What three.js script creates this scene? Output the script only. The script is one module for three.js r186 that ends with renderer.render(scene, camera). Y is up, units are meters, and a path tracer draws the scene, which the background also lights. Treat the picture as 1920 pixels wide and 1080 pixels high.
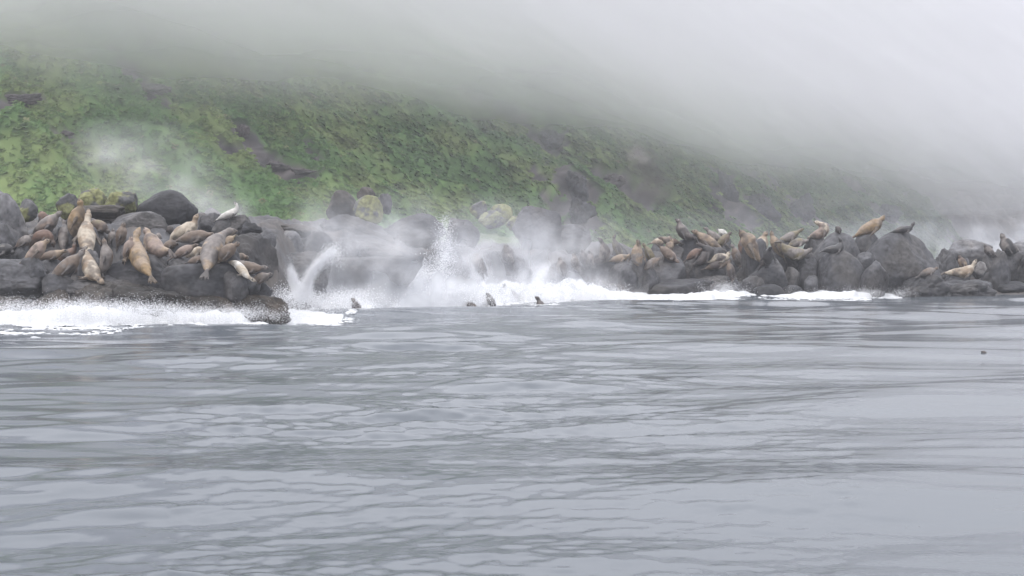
import * as THREE from 'three';
import { mergeGeometries } from 'three/addons/utils/BufferGeometryUtils.js';
import { ImprovedNoise } from 'three/addons/math/ImprovedNoise.js';

// ---------------------------------------------------------------- camera, sky, light, exposure
const scene = new THREE.Scene();
const EYE = 2.8, F = 540 / Math.tan(THREE.MathUtils.degToRad(12.5)), PITCH = Math.atan(74 / F);
const camera = new THREE.PerspectiveCamera(25, 16 / 9, 0.1, 4000);
camera.position.set(0, EYE, 0);
camera.rotation.x = -PITCH;
const renderer = new THREE.WebGLRenderer({ antialias: true });
renderer.setSize(1024, 576);
renderer.toneMapping = THREE.LinearToneMapping;
renderer.toneMappingExposure = 1.5;
renderer.shadowMap.enabled = true;

const SUN = new THREE.Vector3(-0.35, 1, 0.55).normalize();
const sun = new THREE.DirectionalLight(0xfff4e6, 0.9);
sun.position.copy(SUN).multiplyScalar(150).add(new THREE.Vector3(0, 0, -90));
sun.target.position.set(0, 0, -90);
sun.castShadow = true;
sun.shadow.radius = 45;
sun.shadow.mapSize.set(4096, 4096);
Object.assign(sun.shadow.camera, { left: -160, right: 160, top: 160, bottom: -160, near: 1, far: 500 });
scene.add(sun, sun.target);

const noiseMaker = new ImprovedNoise();
const nz = (x, y, z) => noiseMaker.noise(x + 31.7, y + 17.3, z + 53.1);
function fbm(x, y, z, oct = 4, gain = 0.5) {
  let a = 1, s = 0, t = 0;
  for (let i = 0; i < oct; i++) { s += a * nz(x, y, z + i * 7.7); t += a; a *= gain; x *= 2.03; y *= 2.03; z *= 2.03; }
  return s / t;
}
let seed = 12345;
const rnd = () => { seed = (seed + 0x6d2b79f5) | 0; let t = Math.imul(seed ^ (seed >>> 15), 1 | seed); t = (t + Math.imul(t ^ (t >>> 7), 61 | t)) ^ t; return ((t ^ (t >>> 14)) >>> 0) / 4294967296; };
const rr = (a, b) => a + (b - a) * rnd();
const gauss = () => Math.sqrt(-2 * Math.log(1 - rnd() + 1e-9)) * Math.cos(6.2831853 * rnd());
const { clamp, lerp, smoothstep } = THREE.MathUtils;

{ // overcast sky
  const W = 256, H = 128, data = new Float32Array(W * H * 4);
  for (let j = 0; j < H; j++) for (let i = 0; i < W; i++) {
    const el = ((j + 0.5) / H - 0.5) * Math.PI, az = (i / W) * 2 * Math.PI;
    const x = Math.cos(el) * Math.cos(az), y = Math.sin(el), z = Math.cos(el) * Math.sin(az);
    const n = fbm(x * 2, y * 4, z * 2, 4) * 0.10;
    let L = el < 0 ? 0.30 : 0.5 + 1.3 * smoothstep(el, 0.03, 0.75);
    L *= 1 + n;
    const o = (j * W + i) * 4;
    data[o] = L * 0.975; data[o + 1] = L * 0.99; data[o + 2] = L * 1.055; data[o + 3] = 1;
  }
  const t = new THREE.DataTexture(data, W, H, THREE.RGBAFormat, THREE.FloatType);
  t.mapping = THREE.EquirectangularReflectionMapping;
  t.magFilter = t.minFilter = THREE.LinearFilter;
  t.wrapS = THREE.RepeatWrapping;
  t.needsUpdate = true;
  scene.background = t; scene.environment = t;
}
scene.fog = new THREE.FogExp2(new THREE.Color(0.93, 0.95, 1.0), 0.0010);

// ---------------------------------------------------------------- helpers
// A pixel of the photograph (1920 wide) and a distance give a place in the world.
function dirOf(px, py) {
  const x = (px - 960) / F, y = (540 - py) / F, c = Math.cos(PITCH), s = Math.sin(PITCH);
  return new THREE.Vector3(x, y * c - s, -y * s - c);
}
function at(px, py, d) { const v = dirOf(px, py); return v.multiplyScalar(d / -v.z).add(camera.position); }
function waterD(py) { const v = dirOf(960, py); return (EYE / -v.y) * -v.z; }
const used = {};
function numbered(name) { const n = used[name] = (used[name] ?? -1) + 1; return n ? name + '_' + String(n).padStart(3, '0') : name; }
function put(o, name, label, category, group, kind) {
  o.name = numbered(name);
  o.userData = { label, category };
  if (group) o.userData.group = group;
  if (kind) o.userData.kind = kind;
  o.castShadow = o.receiveShadow = true;
  scene.add(o);
  return o;
}
function geo(pos, idx, col) {
  const g = new THREE.BufferGeometry();
  g.setAttribute('position', new THREE.BufferAttribute(pos instanceof Float32Array ? pos : new Float32Array(pos), 3));
  if (col) g.setAttribute('color', new THREE.BufferAttribute(col instanceof Float32Array ? col : new Float32Array(col), 3));
  g.setIndex(idx instanceof Uint32Array ? new THREE.BufferAttribute(idx, 1) : idx);
  g.computeVertexNormals();
  return g;
}
function table(list, x) { // piecewise-linear [x, y...] rows
  if (x <= list[0][0]) return list[0].slice(1);
  for (let i = 1; i < list.length; i++) if (x <= list[i][0]) {
    const a = list[i - 1], b = list[i], t = (x - a[0]) / (b[0] - a[0]);
    return a.slice(1).map((v, k) => lerp(v, b[k + 1], t));
  }
  return list[list.length - 1].slice(1);
}
const mix3 = (a, b, t) => [lerp(a[0], b[0], t), lerp(a[1], b[1], t), lerp(a[2], b[2], t)];

const M = {
  rock: new THREE.MeshStandardMaterial({ vertexColors: true, roughness: 0.8 }),
  wetRock: new THREE.MeshPhysicalMaterial({ vertexColors: true, roughness: 0.5, specularIntensity: 0.6 }),
  fur: new THREE.MeshPhysicalMaterial({ vertexColors: true, roughness: 0.62, sheen: 0.25, sheenRoughness: 0.6, sheenColor: new THREE.Color(0.5, 0.45, 0.4) }),
  wetFur: new THREE.MeshPhysicalMaterial({ vertexColors: true, roughness: 0.36 }),
  hill: new THREE.MeshStandardMaterial({ vertexColors: true, roughness: 0.95 }),
  leaf: new THREE.MeshPhysicalMaterial({ color: 0xffffff, roughness: 1, transmission: 0.35, thickness: 0, specularIntensity: 0.3, side: THREE.DoubleSide }),
  foam: new THREE.MeshStandardMaterial({ color: new THREE.Color(0.5, 0.51, 0.525), roughness: 0.9 }),
  water: new THREE.MeshPhysicalMaterial({ color: new THREE.Color(0.08, 0.091, 0.105), roughness: 0.13, ior: 1.333 }),
};

// ---------------------------------------------------------------- sea
const WAVES = [];
{
  let s = 9.5;
  while (s > 0.16) {
    for (let k = 0; k < 7; k++) {
      const lam = s * rr(0.78, 1.28), ang = 1.36 + gauss() * (s > 3 ? 0.28 : s > 0.8 ? 0.22 : 0.32);   // travel direction measured from +x; crests lie nearly across the view
      const kk = 6.2831853 / lam, slope = s > 6 ? 0.042 : s > 3 ? 0.046 : s > 1.4 ? 0.033 : s > 0.6 ? 0.044 : 0.056;
      WAVES.push({ lam, kx: Math.cos(ang) * kk, kz: Math.sin(ang) * kk, a: slope * 1.4142 / kk / Math.sqrt(7), p: rr(0, 6.28), small: lam < 3.2 });
    }
    s /= 1.9;
  }
}
function seaH(x, z, gap) {
  let h = 0;
  const n1 = fbm(x * 0.11, 3.1, z * 0.22, 3), calm = clamp(0.9 + 2.6 * n1, 0.35, 1.8) * lerp(1.5, 0.5, smoothstep(x + z * 0.12, -9, 6)), fine = Math.max(calm, 0.75);
  for (const w of WAVES) {
    if (w.lam < 2.2 * gap) continue;
    const damp = smoothstep(w.lam, 2.2 * gap, 3.6 * gap), f = w.kx * x + w.kz * z + w.p, c = Math.sin(f);
    h += w.a * damp * (w.lam < 0.9 ? fine : w.small ? calm : 1) * (w.lam < 5 ? c + 0.3 * Math.sin(2 * f) + 0.12 * Math.sin(3 * f) : c - 0.18 * Math.cos(2 * f));
  }
  return h;
}
{
  const cols = [], rows = [];
  for (let a = -180; a < -26; a += 7) cols.push(a);
  for (let a = -26; a < -15; a += 0.5) cols.push(a);
  for (let i = 0; i <= 520; i++) cols.push(-15 + 30 * i / 520);
  for (let a = 15.5; a < 26.1; a += 0.5) cols.push(a);
  for (let a = 33; a <= 180; a += 7) cols.push(a);
  cols[cols.length - 1] = 180;
  for (let d = 0.4; d < 8; d *= 1.06) rows.push(d);
  for (let d = 8; d < 96; d *= 1.0038) rows.push(d);
  for (let d = 97; d < 520; d *= 1.08) rows.push(d);
  const nc = cols.length, nr = rows.length, pos = new Float32Array(nc * nr * 3), idx = new Uint32Array((nc - 1) * (nr - 1) * 6);
  let o = 0;
  for (let j = 0; j < nr; j++) for (let i = 0; i < nc; i++) {
    const a = cols[i] * Math.PI / 180, d = rows[j], x = Math.sin(a) * d, z = -Math.cos(a) * d;
    const gapR = (rows[Math.min(j + 1, nr - 1)] - rows[Math.max(j - 1, 0)]) / 2, gapC = d * (cols[Math.min(i + 1, nc - 1)] - cols[Math.max(i - 1, 0)]) / 2 * Math.PI / 180;
    pos[o++] = x; pos[o++] = d > 140 ? 0 : seaH(x, z, Math.max(gapR, gapC)); pos[o++] = z;
  }
  o = 0;
  for (let j = 0; j < nr - 1; j++) for (let i = 0; i < nc - 1; i++) {
    const a = j * nc + i, b = a + 1, c = a + nc, e = c + 1;
    idx[o++] = a; idx[o++] = b; idx[o++] = c; idx[o++] = b; idx[o++] = e; idx[o++] = c;
  }
  const m = new THREE.Mesh(geo(pos, idx), M.water);
  put(m, 'sea', 'grey rippled sea reaching from the boat to the rocky shore', 'sea', null, 'structure');
}

function rockTone(x, y, z, base = [0.145, 0.145, 0.158], warm = [0.17, 0.15, 0.14], amt = 1) {
  base = base.map((v) => v * 0.42); warm = warm.map((v) => v * 0.42);
  const a = fbm(x * 0.5, y * 0.5, z * 0.5, 3), b = fbm(x * 2.2 + 8, y * 2.2, z * 2.2, 4), c = fbm(x * 9, y * 9, z * 9 + 4, 2);
  const t = mix3(base, warm, smoothstep(a, -0.15, 0.3)), g = 1 + (b * 1.05 + c * 0.7) * amt;
  return t.map((v) => v * g);
}
// ---------------------------------------------------------------- boulders
const ICO = new Map();
function ico(detail) {
  if (!ICO.has(detail)) {
    const g = new THREE.IcosahedronGeometry(1, detail), p = g.attributes.position, map = new Map(), pos = [], idx = [];
    for (let i = 0; i < p.count; i++) {
      const k = [p.getX(i), p.getY(i), p.getZ(i)].map((v) => Math.round(v * 1e4)).join();
      if (!map.has(k)) { map.set(k, pos.length / 3); pos.push(p.getX(i), p.getY(i), p.getZ(i)); }
      idx.push(map.get(k));
    }
    ICO.set(detail, [pos, idx]);
  }
  return ICO.get(detail);
}
const TONES = {
  grey: [[0.15, 0.15, 0.165], [0.17, 0.16, 0.16]], mid: [[0.115, 0.115, 0.13], [0.13, 0.122, 0.122]], dark: [[0.055, 0.055, 0.065], [0.08, 0.074, 0.075]],
  pale: [[0.24, 0.24, 0.26], [0.27, 0.255, 0.25]], reef: [[0.028, 0.023, 0.02], [0.075, 0.058, 0.045]], lichen: [[0.15, 0.15, 0.155], [0.15, 0.155, 0.065]], scar: [[0.2, 0.178, 0.175], [0.27, 0.23, 0.22]], brown: [[0.08, 0.068, 0.06], [0.11, 0.095, 0.085]],
};
// box: [x0, y0, x1, y1] in photograph pixels; deep: thickness over the mean of half width and height
function boulder(box, d, o, label, group) {
  const [x0, y0, x1, y1] = box, sc = d / F, big = (x1 - x0) * (y1 - y0);
  const detail = o.detail ?? (big > 6000 ? 26 : big > 1500 ? 18 : 11), [ip, idx] = ico(detail);
  const rot = o.rot ?? 0, cuts = [], sharp = (o.sharp ?? 14) * 1.5, rough = (o.rough ?? 0.1) * 1.25, ph = rnd() * 80;
  for (let k = 0; k < (o.cuts ?? 16); k++) { const v = new THREE.Vector3(gauss(), gauss() * 0.9, gauss()).normalize(); cuts.push([v, rr((o.cutMin ?? 0.58), 0.98)]); }
  const pos = new Float32Array(ip.length), b = new THREE.Box3(), v = new THREE.Vector3();
  for (let i = 0; i < ip.length; i += 3) {
    const x = ip[i], y = ip[i + 1], z = ip[i + 2];
    let s = Math.exp(-sharp);
    for (const [n, h] of cuts) { const c = n.x * x + n.y * y + n.z * z; if (c > 0.05) s += Math.exp(-sharp * (h / c)); }
    let r = Math.min(1.15, -Math.log(s) / sharp);
    r *= 1 + rough * (fbm(x * 1.7 + ph, y * 1.7, z * 1.7, 4) * 1.6 + Math.abs(fbm(x * 4 + ph, y * 4, z * 4, 3)) * 0.9);
    v.set(x * r, y * r, z * r);
    if (rot) { const c = Math.cos(rot), q = Math.sin(rot), vx = v.x; v.x = vx * c - v.y * q; v.y = vx * q + v.y * c; }
    pos[i] = v.x; pos[i + 1] = v.y; pos[i + 2] = v.z; b.expandByPoint(v);
  }
  const c = b.getCenter(new THREE.Vector3()), e = b.getSize(new THREE.Vector3()).multiplyScalar(0.5), drop = o.drop ?? 0.2;
  const hw = (x1 - x0) / 2 * sc, hh = (y1 - y0) / 2 * sc * (1 + drop), hd = (hw + hh) / 2 * (o.deep ?? 1) * 0.85;
  const col = new Float32Array(pos.length), [ta, tb] = TONES[o.tone ?? 'grey'], centre = at((x0 + x1) / 2, (y0 + y1) / 2, d);
  centre.y -= (y1 - y0) / 2 * sc * drop;
  for (let i = 0; i < pos.length; i += 3) {
    pos[i] = (pos[i] - c.x) / e.x * hw; pos[i + 1] = (pos[i + 1] - c.y) / e.y * hh; pos[i + 2] = (pos[i + 2] - c.z) / e.z * hd;
    const X = pos[i] + ph, Y = pos[i + 1], Z = pos[i + 2];
    let t;
    if (o.tone === 'lichen') { t = rockTone(X, Y, Z, ta, ta); t = mix3(t, tb.map((q) => q * (1 + 0.7 * fbm(X * 7, Y * 7, Z * 7, 2))), smoothstep(fbm(X * 1.1, Y * 1.1, Z * 1.1, 3) + (o.lichen ?? 0) * 0.45 + 0.5 * fbm(X * 3, Y * 3, Z * 3, 2), -0.06, 0.16)); } else t = rockTone(X, Y, Z, ta, tb, o.tone === 'reef' ? 1.5 : 1);
    const crack = 1 - 0.5 * smoothstep(1 - Math.abs(fbm(X * 1.3, Y * 1.3, Z * 1.3 + 30, 3)) * 6, 0.72, 1);
    col[i] = t[0] * crack; col[i + 1] = t[1] * crack; col[i + 2] = t[2] * crack;
  }
  const m = new THREE.Mesh(geo(pos, idx, col), o.wet ? M.wetRock : M.rock);
  m.position.copy(centre);
  return put(m, o.name ?? 'boulder', label, o.category ?? 'boulder', group);
}
//ROCKS
// near ledge, from the water up
const reef = { tone: 'reef', rough: 0.2, cuts: 9, deep: 0.8, wet: true, drop: 0.7, name: 'reef_rock', category: 'rock' };
boulder([-40, 552, 66, 592], 48.2, { ...reef, rough: 0.14 }, 'dark brown weedy rock low in the white surf at the picture edge');
boulder([44, 542, 150, 590], 48.4, { ...reef, rough: 0.14 }, 'rounded black weedy rock in the surf below the dark grey slanting sea lion');
boulder([128, 526, 236, 590], 48.7, { ...reef, rough: 0.14, tone: 'brown' }, 'brown grey weedy rock in the surf under the tan pair of sea lions');
boulder([206, 530, 345, 592], 48.3, { ...reef, rough: 0.12, rot: -0.25 }, 'black brown wedge of weedy rock sloping into the surf');
boulder([356, 554, 448, 590], 48.9, { ...reef, rough: 0.12 }, 'small black weedy reef lapped by foam under the smooth slab');
boulder([420, 552, 546, 588], 49.2, { ...reef, rough: 0.16, rot: -0.12, deep: 0.6 }, 'long black weedy reef at the end of the ledge beside the jets');
boulder([318, 546, 400, 572], 49.4, { ...reef, tone: 'brown' }, 'small wet brown rock behind the gap of foam between the reefs');
boulder([-40, 484, 96, 562], 49.8, { tone: 'grey', rough: 0.07, deep: 1.0, rot: -0.2, cutMin: 0.5 }, 'smooth grey slab under the black sea lion at the picture edge');
boulder([78, 506, 116, 556], 49.6, { tone: 'dark', rough: 0.12 }, 'dark block wedged at the end of the smooth grey edge slab');
boulder([118, 516, 262, 566], 49.5, { tone: 'grey', rough: 0.14, deep: 0.9 }, 'grey ledge rock beneath the pale head of the hanging tan sea lion');
boulder([196, 474, 330, 556], 50.3, { tone: 'mid', rough: 0.08, deep: 0.8, cutMin: 0.5 }, 'blue grey slab under the large golden sea lion');
boulder([300, 486, 512, 584], 49.9, { tone: 'mid', rough: 0.05, deep: 0.62, cutMin: 0.5, rot: -0.1 }, 'broad smooth blue grey slab under the big grey tan sea lion');
boulder([430, 436, 522, 556], 52.6, { tone: 'dark', rough: 0.09, deep: 1 }, 'tall dark boulder between the sea lions and the jet of spray');
boulder([478, 430, 520, 480], 54, { tone: 'mid', rough: 0.1 }, 'rough grey shoulder rock on top of the tall dark boulder');
boulder([-50, 356, 66, 500], 53.2, { tone: 'pale', rough: 0.08, deep: 0.8, rot: -0.5, cutMin: 0.5 }, 'pale sloping rock wall beside the pinkish tan sea lion');
boulder([-30, 418, 40, 500], 51.8, { tone: 'grey', rough: 0.08 }, 'rounded grey boulder just above the black sea lion');
boulder([36, 372, 70, 410], 57, { tone: 'lichen', rough: 0.09, lichen: -0.1 }, 'small lichen tinged rock on the pale sloping wall');
boulder([108, 362, 150, 404], 58, { tone: 'lichen', rough: 0.09, rot: 0.5, lichen: -0.06 }, 'tilted grey green rock behind the stretched grey brown sea lion');
boulder([148, 352, 200, 400], 58.5, { tone: 'lichen', rough: 0.09, lichen: 0.25 }, 'yellow green lichen boulder behind the golden brown tall sea lion');
boulder([188, 358, 256, 404], 58, { tone: 'lichen', rough: 0.09, lichen: 0.1 }, 'lichen boulder with grey patches against the round dark boulder');
boulder([150, 384, 236, 408], 56.6, { tone: 'brown', rough: 0.1 }, 'low brown rock band in front of the lichen boulders');
boulder([255, 356, 372, 424], 58.6, { tone: 'dark', rough: 0.05, cuts: 7, cutMin: 0.75, sharp: 6 }, 'big round dark boulder with mist drifting over it');
boulder([372, 398, 420, 436], 57.5, { tone: 'mid', rough: 0.12 }, 'grey rock below the mist between the round boulder and the whitish sea lion');
boulder([410, 402, 470, 444], 57.2, { tone: 'mid', rough: 0.14 }, 'broken grey rock carrying the whitish sea lion');
boulder([452, 416, 492, 442], 56.4, { tone: 'dark', rough: 0.16 }, 'small dark rock at the grassy edge beside the whitish sea lion');
boulder([206, 396, 320, 450], 56, { tone: 'grey', rough: 0.07, deep: 1 }, 'light grey rock floor between the round dark boulder and the golden sea lion');
boulder([508, 420, 600, 442], 61, { tone: 'brown', rough: 0.1, cutMin: 0.5, deep: 1.4 }, 'flat cap stone on the pale square rock above the splash');
boulder([506, 432, 572, 500], 60, { tone: 'pale', rough: 0.05, cuts: 10, cutMin: 0.5, sharp: 16 }, 'pale square block of rock under the flat cap stone');
boulder([556, 432, 628, 490], 60.6, { tone: 'grey', rough: 0.05, cuts: 10, cutMin: 0.5, sharp: 16 }, 'grey square block cut off sharply above the slanting splash');
boulder([512, 470, 620, 560], 58.4, { tone: 'grey', rough: 0.1, rot: -0.5, deep: 0.8 }, 'sloping grey rock running down behind the slanting splash');
boulder([586, 478, 794, 590], 62.4, { tone: 'grey', rough: 0.05, rot: -0.32, cuts: 22, cutMin: 0.36, sharp: 22, deep: 0.55 }, 'long smooth rock slope ending bluntly in the foam, half veiled by spray');
boulder([620, 440, 800, 510], 66, { tone: 'grey', rough: 0.1, deep: 0.7, cuts: 20, cutMin: 0.4, sharp: 20 }, 'layered grey rock dim in the spray above the long slope');
boulder([598, 402, 742, 464], 74, { tone: 'mid', rough: 0.1, cuts: 20, cutMin: 0.36, sharp: 20, deep: 0.6 }, 'blunt grey rock below the lichen knob');
boulder([716, 400, 838, 466], 76, { tone: 'mid', rough: 0.1, rot: -0.3, cuts: 20, cutMin: 0.36, sharp: 20, deep: 0.6 }, 'dim grey sloping rock at the foot of the meadow');
boulder([612, 356, 676, 412], 78, { tone: 'brown', rough: 0.12, rot: 0.5 }, 'slanting grey brown rock leaning behind the lichen knob');
boulder([662, 366, 718, 418], 75, { tone: 'lichen', rough: 0.09, lichen: 0.2 }, 'bright yellow lichen knob above the blunt grey rock');
boulder([668, 350, 704, 384], 80, { tone: 'brown', rough: 0.12 }, 'brown stone standing above the lichen knob');
boulder([704, 362, 736, 396], 78, { tone: 'grey', rough: 0.2 }, 'small hollow grey stone beside the lichen knob');
boulder([836, 408, 900, 462], 80, { tone: 'mid', rough: 0.1 }, 'grey rock in mist under the yellow green stones');
boulder([896, 394, 948, 424], 84, { tone: 'lichen', rough: 0.09, rot: -0.5, lichen: 0.3 }, 'yellow green stone tilted against the meadow, biggest of its heap');
boulder([918, 382, 962, 412], 87, { tone: 'lichen', rough: 0.09, rot: -0.6, lichen: 0.32 }, 'yellow green stone lying on top of its heap');
boulder([880, 376, 914, 406], 90, { tone: 'lichen', rough: 0.09, lichen: 0.1 }, 'grey green stone at the upper end of the heap by the meadow');
boulder([948, 404, 980, 428], 83, { tone: 'lichen', rough: 0.09, lichen: 0.2, rot: -0.5 }, 'small yellowish stone leaning on the pointed grey boulder');
boulder([960, 386, 1054, 470], 82, { tone: 'mid', rough: 0.07, cuts: 8, cutMin: 0.45, sharp: 14 }, 'pointed grey boulder at the foot of the green ravine');
boulder([1030, 420, 1110, 470], 86, { tone: 'grey', rough: 0.12 }, 'low grey rock in mist behind the dim sea lions');
boulder([790, 456, 880, 540], 69, { tone: 'mid', rough: 0.12 }, 'dim grey rock behind the tall splash');
boulder([866, 470, 1000, 556], 71, { tone: 'mid', rough: 0.12, deep: 0.8 }, 'spray soaked rock carrying the dim dark sea lion');
boulder([980, 490, 1110, 562], 73.5, { tone: 'mid', rough: 0.12, deep: 0.8 }, 'spray soaked rock at the foot of the ridge end');
// far ridge
boulder([1086, 476, 1180, 560], 76.4, { tone: 'mid', rough: 0.09 }, 'misty grey boulder under the pointed snout sea lion');
boulder([1140, 488, 1222, 566], 75, { tone: 'mid', rough: 0.07, wet: true }, 'rounded grey boulder standing in the surf at the ridge end');
boulder([1172, 468, 1296, 568], 76, { tone: 'grey', rough: 0.05, cutMin: 0.45, sharp: 14, rot: -0.3 }, 'wide smooth sloping boulder under the pale chested sea lion');
boulder([1206, 522, 1346, 574], 74.2, { tone: 'dark', rough: 0.06, rot: 0.16, wet: true, cutMin: 0.5 }, 'black wet wedge of rock at the waterline of the ridge');
boulder([1256, 492, 1280, 546], 76.2, { tone: 'dark', rough: 0.1 }, 'narrow dark upright stone in the cleft between two smooth boulders');
boulder([1262, 480, 1372, 548], 77, { tone: 'mid', rough: 0.07, cutMin: 0.5 }, 'bluish grey boulder under the cream backed sea lion');
boulder([1266, 438, 1322, 498], 80, { tone: 'mid', rough: 0.05, cuts: 10 }, 'upright grey rock under the highest dark sea lion');
boulder([1290, 516, 1392, 574], 75, { tone: 'mid', rough: 0.12, wet: true }, 'wet grey boulder with white spray running down beside it');
boulder([1384, 516, 1434, 568], 75, { tone: 'mid', rough: 0.12, wet: true }, 'small wet boulder right of the white splash on the ridge');
boulder([1400, 484, 1474, 552], 76.2, { tone: 'grey', rough: 0.06, cutMin: 0.5, sharp: 14 }, 'flat topped grey boulder below the black huddled sea lion');
boulder([1410, 532, 1478, 572], 74, { tone: 'dark', rough: 0.05, cuts: 6, sharp: 5, wet: true }, 'glossy dark domed boulder with water pouring off');
boulder([1464, 534, 1510, 566], 74.6, { tone: 'dark', rough: 0.06, cuts: 6, sharp: 5, wet: true }, 'smaller glossy dark dome beside the pouring one');
boulder([1466, 500, 1500, 546], 76, { tone: 'mid', rough: 0.08 }, 'rounded square stone with a dark hollow under the long olive grey sea lion');
boulder([1494, 482, 1536, 548], 77, { tone: 'dark', rough: 0.1 }, 'dark cleft stone beside the rounded boulder');
boulder([1506, 516, 1534, 552], 75.6, { tone: 'grey', rough: 0.08 }, 'small pale stone at the foot of the dark cleft');
boulder([1464, 466, 1530, 506], 78, { tone: 'mid', rough: 0.1 }, 'flat stone shelf carrying the long olive grey sea lion');
boulder([1522, 434, 1622, 520], 79, { tone: 'grey', rough: 0.04, cuts: 7, cutMin: 0.7, sharp: 7 }, 'rounded grey boulder with the lone black sea lion on its face');
boulder([1528, 466, 1628, 558], 76.4, { tone: 'mid', rough: 0.06, cuts: 8, cutMin: 0.6 }, 'blue grey boulder below the lone black sea lion');
boulder([1602, 472, 1640, 516], 78, { tone: 'grey', rough: 0.07 }, 'squarish stone plugged between the rounded and the largest boulder');
boulder([1610, 488, 1668, 560], 75.4, { tone: 'mid', rough: 0.07, cuts: 8, wet: true }, 'pointed grey stone at the waterline below the golden sea lion');
boulder([1616, 430, 1762, 556], 79, { tone: 'mid', rough: 0.06, cuts: 9, cutMin: 0.55, sharp: 12 }, 'largest boulder of the ridge with flat angular faces');
boulder([1684, 512, 1788, 562], 76.6, { ...reef, tone: 'dark' }, 'low dark reef rock at the water below the largest boulder');
boulder([1740, 524, 1870, 560], 77.4, { ...reef, tone: 'dark' }, 'dark flat reef under the curled tan sea lion');
boulder([1750, 464, 1800, 530], 81, { tone: 'grey', rough: 0.2 }, 'broken rough rock pile beside the largest boulder');
boulder([1776, 448, 1858, 500], 84, { tone: 'pale', rough: 0.06, cutMin: 0.5, sharp: 14 }, 'pale flat topped boulder behind the curled tan sea lion');
boulder([1822, 490, 1850, 518], 80, { tone: 'pale', rough: 0.08 }, 'small pale stone beside the raised head of the curled tan sea lion');
boulder([1840, 466, 1900, 540], 82, { tone: 'mid', rough: 0.12 }, 'dark grey boulder carrying the charcoal sea lion');
boulder([1886, 470, 1950, 548], 83, { tone: 'mid', rough: 0.1 }, 'grey boulder at the very end of the ridge');
boulder([1890, 452, 1960, 490], 86, { tone: 'pale', rough: 0.08 }, 'pale boulder behind the charcoal sea lion');
boulder([1806, 524, 1860, 556], 79.4, { tone: 'mid', rough: 0.1, wet: true }, 'rounded wet rock at the waterline by the dark flat reef');
boulder([1860, 526, 1940, 556], 81.5, { tone: 'dark', rough: 0.12, wet: true }, 'dark wet rocks at the waterline under the end boulder');
//ENDROCKS

// where a body at this pixel meets the rocks: the nearest boulder face, if there is one
const rockRay = new THREE.Raycaster(camera.position.clone(), new THREE.Vector3(), 0, 200), rockList = scene.children.filter((o) => o.name.startsWith('boulder') || o.name.startsWith('reef_rock'));
for (const o of rockList) o.updateMatrixWorld(true);
function rockFace(px, py) { rockRay.ray.direction.copy(dirOf(px, py)).normalize(); const h = rockRay.intersectObjects(rockList, false)[0]; return h ? -h.point.z : Infinity; }

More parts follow.
